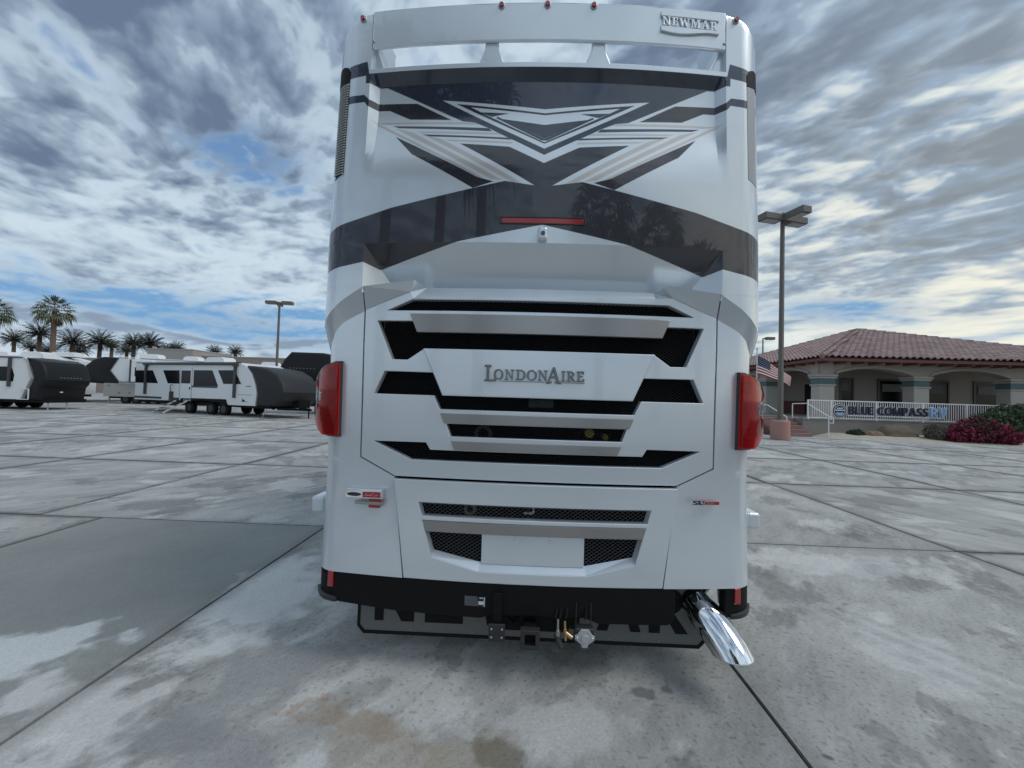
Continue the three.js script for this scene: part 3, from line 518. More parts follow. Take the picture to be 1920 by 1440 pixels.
// bumper
{
  const c = [[-1.55, 0.545], [-1.55, 0.43], [-1.37, 0.405], [-1.345, 0.372], [-1.2, 0.36], [-0.83, 0.34], [-0.3, 0.335], [-0.22, 0.36], [0.32, 0.36], [0.4, 0.33], [0.82, 0.325], [0.86, 0.37], [0.86, 0.545]];
  part('bumper', panel(c, [], -0.09, -0.022, 0.008, 0.12), M.black, rv, 'black lower bumper valance');
  part('bumper', panel([[1.17, 0.545], [1.17, 0.372], [1.26, 0.362], [1.355, 0.366], [1.37, 0.405], [1.55, 0.43], [1.55, 0.55]], [], -0.09, -0.022, 0.008, 0.06), M.black, rv);
  for (const k of [-1, 1]) {
    part('corner_trim', panel([[1.2, 0.39], [1.345, 0.405], [1.42, 0.41], [1.42, 0.378], [1.34, 0.366], [1.2, 0.362]].map(([s, y]) => [k * s, y]), [], -0.05, -0.008, 0.006, 0.06), M.plastic, rv);
    part('reflector', panel([[1.226, 0.538], [1.226, 0.448], [1.27, 0.445], [1.27, 0.54]].map(([s, y]) => [k * s, y]), [], -0.03, -0.014, 0.003, 0.06), M.redSolid, rv, 'upright red reflector');
  }
}
// hitch receiver, sockets, air couplings
{
  const h = part('tow_hitch', merge([rbox(0.075, 0.075, 0.2, -0.005, 0.285, -0.06, 0.006), rbox(1.3, 0.09, 0.1, 0, 0.4, -0.16, 0.01)]), M.black, rv);
  part('receiver_collar', new THREE.ExtrudeGeometry(shapeOf([[-0.05, -0.05], [0.05, -0.05], [0.05, 0.05], [-0.05, 0.05]], [[[-0.034, -0.034], [-0.034, 0.034], [0.034, 0.034], [0.034, -0.034]]]), { depth: 0.035, bevelEnabled: true, bevelSize: 0.004, bevelThickness: 0.004, bevelSegments: 2 }).translate(-0.005, 0.285, 0.04), M.plastic, h);
  part('hook_plate', slab2d([[-0.26, 0.42], [-0.22, 0.25], [0.22, 0.25], [0.3, 0.42]], [[[-0.14, 0.33], [-0.1, 0.29], [-0.07, 0.33], [-0.1, 0.36]]], -0.09, -0.07, 0.002), M.black, h);
  const bk = part('cable_bracket', rbox(0.095, 0.1, 0.012, -0.195, 0.285, 0.02, 0.004), M.plastic, rv);
  for (const x of [-0.225, -0.165]) for (const y of [0.262, 0.308]) part('screw', new THREE.SphereGeometry(0.006, 8, 6).translate(x, y, 0.027), M.galv, bk);
  part('bracket_arm', rbox(0.05, 0.2, 0.01, -0.195, 0.4, 0.0, 0.003), M.black, bk);
  const sk = part('trailer_socket', merge([rbox(0.11, 0.1, 0.06, 0.305, 0.285, 0.0, 0.012), bar(V(0.26, 0.33, -0.01), V(0.26, 0.46, -0.01), 0.003, 6), bar(V(0.345, 0.33, -0.01), V(0.345, 0.46, -0.01), 0.003, 6)]), M.plastic, rv);
  part('socket_lid', slab2d([[0.283, 0.335], [0.262, 0.305], [0.25, 0.3], [0.25, 0.28], [0.285, 0.253], [0.29, 0.235], [0.32, 0.235], [0.325, 0.253], [0.36, 0.28], [0.36, 0.3], [0.348, 0.305], [0.327, 0.335]], [], 0.03, 0.042, 0.003), M.greyPlastic, sk, 'grey socket lid');
  part('lid_boss', new THREE.CylinderGeometry(0.02, 0.022, 0.012, 20).rotateX(Math.PI / 2).translate(0.305, 0.288, 0.045), M.greyPlastic, sk);
  for (const x of [0.262, 0.348]) part('screw', new THREE.SphereGeometry(0.006, 8, 6).translate(x, 0.292, 0.042), M.chrome, sk);
  const ac = part('air_coupling', merge([bar(V(0.195, 0.36, 0), V(0.2, 0.26, 0.02), 0.008, 10), bar(V(0.2, 0.3, 0.015), V(0.235, 0.282, 0.03), 0.012, 10), new THREE.CylinderGeometry(0.013, 0.013, 0.02, 6).translate(0.197, 0.31, 0.01)]), M.brass, rv);
  part('coupling', merge([bar(V(0.155, 0.37, 0), V(0.155, 0.275, 0.015), 0.009, 10), new THREE.CylinderGeometry(0.016, 0.018, 0.03, 12).translate(0.155, 0.3, 0.012)]), M.softChrome, ac);
  part('hose', new THREE.TubeGeometry(new THREE.CatmullRomCurve3([V(0.15, 0.29, 0.01), V(0.16, 0.255, 0.02), V(0.175, 0.225, 0.03)]), 10, 0.017, 10), M.plastic, ac);
  for (const x of [0.14, 0.165, 0.2, 0.31]) part('hose', new THREE.TubeGeometry(new THREE.CatmullRomCurve3([V(x, 0.37, 0.0), V(x + 0.01, 0.42, -0.03), V(x - 0.01, 0.48, -0.05)]), 10, 0.006, 8), M.rubber, ac);
  // warning label
  const c = canvas(256, 128), g = c.getContext('2d'); g.fillStyle = '#16181b'; g.fillRect(0, 0, 256, 128); g.fillStyle = '#9aa2ab';
  const q = rng(9); for (let r = 0; r < 9; r++) { let x = 8; while (x < 150) { const w = 4 + q() * 16; g.fillRect(x, 12 + r * 12, w, 4); x += w + 4; } }
  g.fillStyle = '#cfd3d6'; g.fillRect(170, 60, 60, 40); g.fillRect(232, 10, 12, 110); g.fillRect(180, 18, 40, 12);
  part('warning_label', panel([[-0.40, 0.465], [-0.40, 0.405], [-0.27, 0.40], [-0.27, 0.46]], [], -0.03, -0.0205, 0, 0.2), (() => { const t = ctex(c); t.repeat.set(1 / 0.13, 1 / 0.065); t.offset.set(0.40 / 0.13, -0.40 / 0.065); return new THREE.MeshStandardMaterial({ map: t, roughness: 0.5 }); })(), rv, 'small black and white warning label');
}
// mud flap across the back, with its letters
{
  const Z = -0.2, F = [[-1.09, 0.5], [-1.09, 0.16], [-1.05, 0.115], [1.05, 0.115], [1.09, 0.16], [1.09, 0.5]];
  const fl = part('mud_flap', slab2d(F, [], Z - 0.008, Z, 0.001, 1), std(0.14, 0.145, 0.145, 0.5), rv, 'grey full-width mud flap with black border');
  part('flap_border', slab2d(F, [[[-1.072, 0.48], [-1.072, 0.168], [-1.042, 0.135], [1.042, 0.135], [1.072, 0.168], [1.072, 0.48]]], Z - 0.012, Z + 0.006, 0.002, 1), M.rubber, fl);
  [...'NEWMAR'].forEach((ch, i) => { const t = glyph(ch, sans, 0.2, 0.004), b = t.boundingBox, x = [-0.98, -0.66, -0.32, 0.02, 0.42, 0.74][i], w = [0.25, 0.24, 0.29, 0.29, 0.27, 0.24][i]; t.translate(-b.min.x, -b.min.y, 0).scale(w / (b.max.x - b.min.x), 0.28 / (b.max.y - b.min.y), 1).translate(x, 0.2, Z + 0.001); part('letter', t, M.rubber, fl); });
  for (const x of [-0.75, -0.35, 0.5, 0.8]) part('rivet', new THREE.SphereGeometry(0.005, 8, 6).translate(x, 0.15, Z + 0.002), M.galv, fl);
}
// exhaust with a slash-cut chrome tip
{
  const A = V(0.955, 0.46, -0.42), B = V(1.02, 0.40, -0.2), C = V(1.075, 0.325, -0.05), D = V(1.13, 0.2, 0.11);
  const ex = part('exhaust_pipe', new THREE.TubeGeometry(new THREE.CatmullRomCurve3([V(0.9, 0.5, -0.9), A, B, B.clone().lerp(C, 0.25)]), 24, 0.078, 24), std(0.06, 0.062, 0.068, 0.35, 0.8), rv, 'dark exhaust pipe under the right corner');
  // tip: tube whose end is cut on a slant, swelling to a soft lip
  const curve = new THREE.CatmullRomCurve3([B.clone(), B.clone().lerp(C, 0.5), C, C.clone().lerp(D, 0.55).add(V(0.004, 0.006, 0.006)), D]), nu = 40, nv = 48, rad = 0.098;
  const fr = curve.computeFrenetFrames(nv, false), pos = [], idx = [];
  const up = V(0, 1, 0.45).normalize();
  for (const inner of [0, 1]) for (let j = 0; j <= nv; j++) for (let i = 0; i <= nu; i++) {
    const a = i / nu * Math.PI * 2, t = j / nv, T = curve.getTangentAt(0.999), sx = V(0, 0, 0).crossVectors(T, up).normalize(), sy = V(0, 0, 0).crossVectors(sx, T).normalize();
    const cut = 0.62 + 0.38 * (0.5 + 0.5 * Math.sin(a)), tt = t * cut, Tq = curve.getTangentAt(tt), qx = V(0, 0, 0).crossVectors(Tq, up).normalize(), qy = V(0, 0, 0).crossVectors(qx, Tq).normalize();
    const r = (rad - inner * 0.006) * (0.93 + 0.07 * sstep(0, 0.3, t)), p = curve.getPointAt(tt).addScaledVector(qx, Math.cos(a) * r).addScaledVector(qy, Math.sin(a) * r);
    pos.push(p.x, p.y, p.z);
  }
  const N = nu + 1, off = N * (nv + 1);
  for (let j = 0; j < nv; j++) for (let i = 0; i < nu; i++) { const a = j * N + i; idx.push(a, a + 1, a + N + 1, a, a + N + 1, a + N); const b = a + off; idx.push(b, b + N + 1, b + 1, b, b + N, b + N + 1); }
  for (let i = 0; i < nu; i++) { const a = nv * N + i, b = a + off; idx.push(a, a + 1, b + 1, a, b + 1, b); }
  const g = new THREE.BufferGeometry(); g.setAttribute('position', new THREE.Float32BufferAttribute(pos, 3)); g.setIndex(idx); g.computeVertexNormals();
  part('chrome_tip', g, M.chrome, ex, 'mirror chrome exhaust tip cut on a slant');
  part('hanger', merge([bar(V(1.16, 0.54, -0.2), V(1.06, 0.44, -0.2), 0.008, 8), bar(V(1.16, 0.54, -0.2), V(1.17, 0.4, -0.2), 0.008, 8)]), M.galv, ex);
}
// flanks, roof, light-blocking chassis box and wheels further forward
{
  const body = new THREE.ExtrudeGeometry(shapeOf([[-1.36, 0.5], [1.36, 0.5], [1.385, 2.0], [1.375, 2.6], [1.345, 3.7], [1.29, 3.9], [1.2, 3.98], [-1.2, 3.98], [-1.29, 3.9], [-1.345, 3.7], [-1.375, 2.6], [-1.385, 2.0]]), { depth: 11.4, bevelEnabled: true, bevelSize: 0.02, bevelThickness: 0.04, bevelSegments: 2 }).translate(0, 0, -12.15);
  part('body', body, M.white, rv);
  for (const k of [-1, 1]) {
    part('flank_band', slab2d((k < 0 ? (p) => p : mir)([[-0.9, 2.25], [-4, 2.0], [-12, 2.0], [-12, 2.25], [-4, 2.3], [-0.9, 2.52]]), [], 0, 0.006).rotateY(k * Math.PI / 2).translate(k * 1.408, 0, 0), std(0.03, 0.03, 0.034, 0.3), rv);
    for (const [z, w] of [[-2.6, 1.2], [-5.4, 1.5], [-8.6, 1.5]]) part('window', rbox(0.02, 0.75, w, k * 1.395, 2.8, z, 0.008), M.darkGlass, rv);
    for (const z of [-3.2, -10.2]) { const w = part('wheel', new THREE.CylinderGeometry(0.52, 0.52, 0.32, 32).rotateZ(Math.PI / 2).translate(k * 1.14, 0.52, z), M.rubber, rv); part('rim', new THREE.CylinderGeometry(0.31, 0.31, 0.02, 24).rotateZ(Math.PI / 2).translate(k * 1.31, 0.52, z), M.galv, w); }
  }
  part('chassis', box(2.1, 0.28, 11.4, 0, 0.42, -6.3), M.black, rv);  // plain dark underbody box, added to block light beneath the motorhome
}
// ---------------------------------------------------------------- trailers parked along the left of the lot; u runs from tail to nose, the near side faces the camera
function wheelOn(parent, u, y, w, r = 0.36, k = 1) {
  const t = part('wheel', new THREE.CylinderGeometry(r, r, 0.22, 26).rotateX(Math.PI / 2).translate(u, y, w), M.rubber, parent);
  part('rim', new THREE.CylinderGeometry(r * 0.58, r * 0.5, 0.03, 20).rotateX(Math.PI / 2).translate(u, y, w + 0.11 * k), M.plastic, t); return t;
}
function acUnit(parent, u, y, w, L = 0.95, dark = false) {
  const a = part('roof_air_conditioner', new THREE.ExtrudeGeometry(shapeOf([[-L / 2, 0], [L / 2, 0], [L / 2 - 0.06, 0.22], [L / 2 - 0.22, 0.3], [-L / 2 + 0.2, 0.3], [-L / 2 + 0.03, 0.2]]), { depth: 0.62, bevelEnabled: true, bevelSize: 0.04, bevelThickness: 0.05, bevelSegments: 3 }).translate(u, y + 0.06, w - 0.3), M.trailerWhite, parent);
  part('base', box(L * 0.96, 0.08, 0.66, u, y + 0.03, w), M.plastic, a); return a;
}
const side = (pts, z0, z1, bevel = 0.03) => { const g = slab2d(pts, [], z0, z1, bevel, 3); return bevel > 0.08 ? toCreasedNormals(g, 0.55) : g; };
const pane = (parent, pts, z, mat = M.trailerGlass, name = 'window') => part(name, slab2d(pts, [], z - 0.01, z + 0.014, 0.004, 1), mat, parent);
M.noseDark = phys(0.014, 0.015, 0.017, 0.4, { specularIntensity: 0.45 });
M.noseGrey = phys(0.032, 0.033, 0.036, 0.45, { specularIntensity: 0.45 });
M.beigeSkin = std(0.36, 0.35, 0.33, 0.5);
M.alu = std(0.62, 0.63, 0.64, 0.35, 0.8);
const bandLetter = std(0.12, 0.125, 0.13, 0.5), bandGrey = std(0.05, 0.05, 0.055, 0.4);
const yaw = (dx, dz) => -Math.atan2(dz, dx);

{ // C: white travel trailer with slanted windows and grey nose, steps down
  const t = thing('travel_trailer', 'white travel trailer with slanted dark windows and grey rounded nose, entry steps lowered', 'trailer', 'parked trailers', [-24.1, 0, -21.37], yaw(9.81, 3.14));
  part('body', side([[0, 0.66], [0, 2.84], [0.06, 2.9], [9.0, 2.93], [9.45, 2.8], [9.9, 2.35], [10.2, 1.75], [10.32, 1.3], [10.25, 0.62], [8.24, 0.6], [8.02, 0.9], [3.3, 0.86], [3.2, 0.68]], -2.4, 0), M.trailerWhite, t);
  part('nose', side([[9.46, 2.79], [10.1, 2.76], [11.0, 2.62], [11.7, 2.3], [12.1, 1.85], [12.25, 1.4], [12.1, 0.95], [11.7, 0.66], [10.27, 0.62], [10.34, 1.3], [10.22, 1.75], [9.92, 2.35]], -2.38, -0.02, 0.14), M.noseGrey, t, 'grey rounded nose');
  part('roof_edge', sbar(V(0.05, 2.92, -0.02), V(9.1, 2.95, -0.02), 0.06, 0.05), bandGrey, t);
  pane(t, [[0.02, 1.69], [0.02, 2.45], [1.66, 2.46], [2.2, 1.69]], 0); pane(t, [[2.64, 2.47], [4.1, 2.48], [4.16, 1.7], [3.12, 1.7]], 0);
  pane(t, [[5.36, 2.5], [6.88, 2.5], [7.4, 1.62], [5.36, 1.6]], 0); pane(t, [[7.35, 2.51], [8.66, 2.52], [9.2, 1.77], [7.83, 1.76]], 0);
  const d = part('door', rbox(0.95, 1.85, 0.04, 4.72, 1.66, 0.0, 0.02), M.trailerWhite, t); part('door_window', rbox(0.8, 0.75, 0.02, 4.72, 2.1, 0.02, 0.03), M.trailerGlass, d); part('handle', rbox(0.05, 0.14, 0.05, 5.1, 1.45, 0.03, 0.01), M.plastic, d); part('frame_trim', merge([box(0.03, 1.9, 0.03, 4.23, 1.67, 0.018), box(0.03, 1.9, 0.03, 5.22, 1.67, 0.018)]), M.alu, d);
  for (const u of [1.1, 8.75]) { const a = part('awning_arm', merge([box(0.14, 1.9, 0.09, u, 1.96, 0.06), box(0.32, 0.16, 0.12, u + 0.03, 2.82, 0.07)]), bandGrey, t); }
  part('awning_roll', new THREE.CylinderGeometry(0.07, 0.07, 8.0, 14).rotateZ(Math.PI / 2).translate(4.92, 2.86, 0.1), bandGrey, t);
  part('stripe', merge([box(2.6, 0.12, 0.012, 1.3, 0.82, 0.004), box(2.1, 0.1, 0.012, 6.3, 1.56, 0.004)]), bandGrey, t);
  part('hatch', merge([rbox(1.0, 0.015, 0.012, 9.5, 1.2, 0.004, 0.003), rbox(0.5, 0.02, 0.012, 9.5, 0.83, 0.004, 0.003)]), M.plastic, t);
  part('outdoor_panel', rbox(0.34, 0.5, 0.06, 3.5, 0.98, 0.02, 0.02), M.plastic, t); part('shower_hose', new THREE.TubeGeometry(new THREE.CatmullRomCurve3([V(3.5, 1.2, 0.06), V(3.52, 1.55, 0.1), V(3.7, 1.65, 0.1)]), 12, 0.02, 6), M.plastic, t);
  part('badge', merge([box(0.4, 0.03, 0.012, 9.75, 1.66, 0.004), box(0.05, 0.14, 0.012, 9.35, 0.92, 0.004), box(0.12, 0.1, 0.014, 9.45, 0.88, 0.004)]), M.noseDark, t);
  part('chassis', merge([box(11, 0.18, 1.9, 5.6, 0.58, -1.2), box(0.12, 0.12, 0.1, 10.9, 0.5, -0.6)]), M.black, t);
  part('fender', slab2d([[4.35, 0.86], [8.1, 0.9], [8.2, 0.62], [7.9, 0.6], [7.6, 0.8], [4.6, 0.78], [4.3, 0.6]], [], -0.1, 0.03, 0.01), M.black, t);
  for (const u of [4.95, 6.75, 7.78]) { wheelOn(t, u, 0.35, -0.2, 0.35); wheelOn(t, u, 0.35, -2.2, 0.35, -1); }
  acUnit(t, 5.9, 2.92, -1.1, 1.6);
  const st = part('entry_steps', merge([sbar(V(4.1, 0.72, 0.1), V(3.55, 0.06, 0.95), 0.05, 0.09), sbar(V(5.05, 0.72, 0.1), V(4.5, 0.06, 0.95), 0.05, 0.09), bar(V(3.6, 0.14, 0.85), V(3.6, 0, 0.95), 0.02), bar(V(4.55, 0.14, 0.85), V(4.55, 0, 0.95), 0.02)]), M.alu, t, 'aluminium folding entry steps');
  for (const k of [0.12, 0.38, 0.64, 0.9]) part('tread', box(0.94, 0.03, 0.2, 4.58 - 0.55 * k, 0.7 - 0.62 * k, 0.15 + 0.78 * k), M.plastic, st);
  const h = part('hitch', merge([sbar(V(11.3, 0.5, -0.5), V(12.9, 0.48, -1.2), 0.08, 0.12), sbar(V(11.3, 0.5, -1.9), V(12.9, 0.48, -1.2), 0.08, 0.12), bar(V(12.75, 0, -1.2), V(12.75, 0.95, -1.2), 0.035), box(0.5, 0.42, 0.7, 12.2, 0.78, -1.2)]), M.black, t);
  part('jack', merge([bar(V(12.75, 0.0, -1.2), V(12.75, 0.45, -1.2), 0.03), box(0.2, 0.02, 0.2, 12.75, 0.01, -1.2), bar(V(10.6, 0, -0.2), V(10.8, 0.5, -0.3), 0.02)]), M.alu, h);
}
{ // A: leftmost trailer, black wrap-round nose
  const t = thing('travel_trailer', 'leftmost trailer, white side wall and large black panelled nose at the photo edge', 'trailer', 'parked trailers', [-36.4, 0, -18.2], yaw(9.1, -0.38));
  part('body', side([[0, 0.55], [0, 2.82], [0.06, 2.88], [8.75, 2.88], [8.95, 2.75], [9.25, 1.75], [8.75, 0.56]], -2.45, 0), M.trailerWhite, t);
  part('nose', side([[8.8, 2.88], [9.2, 2.84], [9.6, 2.7], [9.8, 2.45], [9.95, 2.05], [10.05, 1.68], [9.98, 1.45], [9.8, 1.25], [9.7, 0.55], [8.82, 0.56], [9.3, 1.75], [9.0, 2.75]], -2.43, -0.02, 0.16), M.noseDark, t, 'black moulded nose');
  part('nose_panel', slab2d([[-2.0, 2.7], [-0.45, 2.7], [-0.28, 2.05], [-0.7, 1.62], [-1.75, 1.62], [-2.17, 2.05]], [], 0, 0.03, 0.012, 2).rotateX(-0.14).rotateY(Math.PI / 2).translate(9.78, 0.06, -2.45), M.noseGrey, t);
  part('lettering', merge([0, 1, 2, 3, 4, 5, 6].map((i) => box(0.02, 0.06, 0.1, 10.03, 1.82, -0.75 - i * 0.17))), bandLetter, t);
  part('edge_trim', merge([sbar(V(8.78, 2.88, 0.02), V(9.0, 2.72, 0.02), 0.05, 0.05), sbar(V(9.0, 2.72, 0.02), V(9.27, 1.75, 0.02), 0.05, 0.05), sbar(V(9.27, 1.75, 0.02), V(8.78, 0.58, 0.02), 0.05, 0.05)]), M.greyPlastic, t);
  part('roof_edge', box(8.7, 0.07, 0.06, 4.35, 2.88, 0), bandGrey, t);
  pane(t, [[3.0, 1.55], [3.0, 2.35], [8.15, 2.35], [8.32, 1.9], [8.28, 1.55]], 0); pane(t, [[0.6, 1.6], [0.6, 2.3], [2.2, 2.3], [2.2, 1.6]], 0);
  part('awning_arm', box(0.12, 1.6, 0.1, 8.1, 2.05, 0.05), bandGrey, t);
  part('step_box', merge([sbar(V(8.75, 1.15, 0.05), V(9.2, 1.15, 0.05), 0.04, 0.04), sbar(V(9.2, 1.15, 0.05), V(9.2, 0.58, 0.05), 0.04, 0.04), sbar(V(9.2, 0.58, 0.05), V(8.6, 0.58, 0.05), 0.04, 0.04)]), M.trailerWhite, t);
  part('chassis', box(10, 0.2, 2.0, 5, 0.5, -1.2), M.black, t); part('front_lamp', box(0.02, 0.06, 0.14, 9.93, 1.0, -0.9), M.trailerWhite, t);
  for (const u of [5.2, 6.2, 7.0]) { wheelOn(t, u, 0.36, -0.2); wheelOn(t, u, 0.36, -2.2, 0.36, -1); }
  acUnit(t, 8.2, 2.88, -1.2, 1.3); acUnit(t, 4.0, 2.88, -1.2, 1.0);
  part('jack', merge([bar(V(9.9, 0, -0.3), V(9.9, 0.5, -0.3), 0.03), bar(V(9.95, 0, -1.2), V(9.95, 0.6, -1.2), 0.04), box(0.25, 0.02, 0.25, 9.95, 0.01, -1.2)]), M.galv, t);
}
{ // B: fifth wheel behind, nose to the left (u runs towards the tail)
  const t = thing('fifth_wheel_trailer', 'cream fifth-wheel trailer with glossy dark overhanging nose between two travel trailers', 'trailer', 'parked trailers', [-35.2, 0, -27.7], yaw(10.3, -0.8));
  part('body', side([[3.1, 0.55], [3.1, 1.75], [2.4, 2.6], [3.0, 3.62], [12.2, 3.45], [12.25, 0.55]], -2.5, 0), M.trailerWhite, t);
  part('lower_skin', side([[2.0, 0.55], [2.0, 1.6], [5.2, 1.6], [5.2, 0.55]], -2.44, 0.012, 0.01), M.beigeSkin, t);
  part('nose', side([[0.1, 2.2], [0.5, 2.95], [1.1, 3.45], [1.8, 3.68], [3.05, 3.66], [2.4, 2.62], [3.1, 1.75], [3.1, 1.5], [0.4, 1.6]], -2.46, 0.03, 0.16), M.noseDark, t, 'glossy dark overhanging nose');
  part('edge_trim', merge([sbar(V(3.02, 3.6, 0.04), V(2.44, 2.6, 0.04), 0.06, 0.05), sbar(V(2.44, 2.6, 0.04), V(3.1, 1.78, 0.04), 0.06, 0.05), sbar(V(3.1, 1.72, 0.03), V(5.6, 1.72, 0.03), 0.16, 0.05)]), bandGrey, t);
  part('slide_room', merge([rbox(1.6, 1.7, 0.3, 5.0, 2.6, 0.1, 0.03)]), M.trailerWhite, t);
  pane(t, [[4.5, 2.2], [4.5, 2.9], [5.5, 2.9], [5.5, 2.2]], 0.25); part('slide_trim', merge([box(0.12, 1.8, 0.04, 4.15, 2.6, 0.25)]), bandGrey, t);
  part('roof_rail', sbar(V(3.0, 3.7, 0), V(12.2, 3.5, 0), 0.06, 0.06), M.trailerWhite, t);
  part('landing_leg', merge([bar(V(2.2, 0, -0.3), V(2.2, 0.8, -0.3), 0.05), bar(V(2.2, 0, -2.1), V(2.2, 0.8, -2.1), 0.05)]), M.galv, t);
  part('chassis', merge([box(9.8, 0.2, 2.0, 7.2, 0.5, -1.2), box(0.5, 0.5, 0.5, 1.4, 1.4, -1.2)]), M.black, t);
  for (const u of [3.6, 4.4, 8.4, 9.3]) { wheelOn(t, u, 0.36, -0.2); wheelOn(t, u, 0.36, -2.2, 0.36, -1); }
  acUnit(t, 4.6, 3.66, -1.2, 1.5); acUnit(t, 7.9, 3.58, -1.2, 1.2);
  part('lock', merge([[2.4, 1.4], [4.4, 1.35], [3.2, 0.85], [4.0, 0.85]].map(([u, y]) => box(0.1, 0.08, 0.02, u, y, 0.02))), M.plastic, t);
}
{ // D: black fifth wheel half hidden by the motorhome
  const t = thing('fifth_wheel_trailer', 'black-nosed fifth-wheel trailer partly hidden behind the motorhome', 'trailer', 'parked trailers', [-15.6, 0, -22.0], yaw(9.8, -2.4));
  part('nose', side([[0.0, 2.65], [0.35, 3.45], [0.75, 3.95], [2.6, 3.98], [3.2, 3.9], [3.2, 1.55], [1.2, 1.62], [0.5, 1.85]], -2.46, 0.0, 0.18), M.noseDark, t, 'tall black moulded nose');
  part('nose_crease', merge([sbar(V(0.35, 2.2, 0.1), V(1.6, 1.95, 0.14), 0.05, 0.05), sbar(V(1.6, 1.95, 0.14), V(3.1, 2.9, 0.14), 0.05, 0.05)]), M.noseGrey, t);
  part('lettering', merge([0, 1, 2, 3, 4, 5, 6, 7].map((i) => box(0.09, 0.06, 0.02, 0.75 + i * 0.2, 2.92, 0.0))), bandLetter, t);
  part('body', side([[3.2, 0.5], [3.2, 3.92], [11, 3.85], [11, 0.5]], -2.46, 0), M.trailerWhite, t);
  part('pin_box', merge([box(0.6, 0.5, 0.6, 1.2, 1.5, -1.2), box(0.9, 0.18, 0.4, 0.9, 1.2, -1.2)]), M.black, t);
  part('front_storage', side([[1.9, 0.5], [1.6, 1.6], [3.25, 1.6], [3.25, 0.5]], -2.44, -0.02, 0.04), M.noseDark, t);
  part('landing_leg', merge([bar(V(1.75, 0, -0.25), V(1.75, 0.9, -0.25), 0.05), box(0.22, 0.02, 0.22, 1.75, 0.01, -0.25), bar(V(1.75, 0, -2.2), V(1.75, 0.9, -2.2), 0.05)]), M.galv, t);
  part('propane_panel', merge([sbar(V(0.9, 1.5, 0.02), V(1.3, 0.95, 0.02), 0.12, 0.03)]), M.galv, t);
  for (const u of [7.4, 8.3]) { wheelOn(t, u, 0.36, -0.2); wheelOn(t, u, 0.36, -2.2, 0.36, -1); }
  acUnit(t, 4.5, 3.9, -1.2, 1.2);
}
{ // E: trailer roofs showing over the front row
  const t = thing('travel_trailer', 'white trailer with charcoal front cap, only its roof showing over the steps trailer', 'trailer', 'parked trailers', [-29.2, 0, -33.9], yaw(9, -0.3));
  part('body', side([[2.9, 0.6], [2.9, 3.6], [3.6, 3.75], [9.2, 3.55], [9.2, 0.6]], -2.45, 0), M.trailerWhite, t);
  part('nose', side([[0.0, 2.6], [0.2, 3.2], [1.4, 3.62], [3.2, 3.72], [3.0, 3.4], [2.9, 2.2], [1, 1.8]], -2.43, -0.01, 0.12), M.noseGrey, t);
  pane(t, [[3.8, 2.7], [3.8, 3.3], [6.2, 3.3], [6.2, 2.7]], 0); part('trim', sbar(V(3.2, 3.45, 0.02), V(9, 3.35, 0.02), 0.08, 0.03), bandGrey, t);
  acUnit(t, 4.6, 3.68, -1.2, 1.5); wheelOn(t, 6, 0.36, -0.2); wheelOn(t, 6.9, 0.36, -0.2); part('chassis', box(9, 0.2, 2, 5, 0.5, -1.2), M.black, t); part('landing_leg', bar(V(3.2, 0, -0.3), V(3.2, 0.6, -0.3), 0.05), M.galv, t);
}
{
  const t = thing('travel_trailer', 'white trailer roof showing behind the leftmost trailer, below the tall palm', 'trailer', 'parked trailers', [-46, 0, -27.5], yaw(10, -0.3));
  part('body', side([[0, 0.6], [0, 3.35], [0.6, 3.5], [8.2, 3.62], [9.6, 3.3], [9.6, 0.6]], -2.45, 0), M.trailerWhite, t);
  pane(t, [[6.5, 2.4], [6.5, 3.0], [8.6, 3.0], [8.6, 2.4]], 0); part('roof_stripe', sbar(V(0.5, 3.4, 0.02), V(9.0, 3.3, 0.02), 0.05, 0.03), bandGrey, t);
  acUnit(t, 8.4, 3.6, -1.2, 2.0); acUnit(t, 3.4, 3.5, -1.2, 1.2); wheelOn(t, 5, 0.36, -0.2); wheelOn(t, 5.9, 0.36, -0.2); part('chassis', box(9, 0.2, 2, 5, 0.5, -1.2), M.black, t); part('jack', bar(V(9, 0, -0.4), V(9, 0.6, -0.4), 0.05), M.galv, t);
}
{ // brown building parapets far behind
  const brown = new THREE.MeshStandardMaterial({ color: col(0.3, 0.25, 0.22), roughness: 0.95, bumpMap: stuccoBump, bumpScale: 0.02 }), pale = new THREE.MeshStandardMaterial({ color: col(0.36, 0.33, 0.31), roughness: 0.95, bumpMap: stuccoBump, bumpScale: 0.02 });
  const b = thing('flat_roofed_building', 'long brown flat-roofed building with taller grey block, behind the parked trailers', 'building');
  part('tower_wall', box(7.2, 7.0, 8, -54.3, 3.5, -60.3), pale, b); part('wall', box(34, 6.2, 8, -34, 3.1, -62), brown, b);
  part('coping', merge([box(7.3, 0.14, 8.1, -54.3, 7.03, -60.3), box(34.1, 0.14, 8.1, -34, 6.23, -62)]), M.beigeSkin, b);
  part('wing_wall', box(30, 5.6, 6, -73, 2.8, -63), brown, b);
}
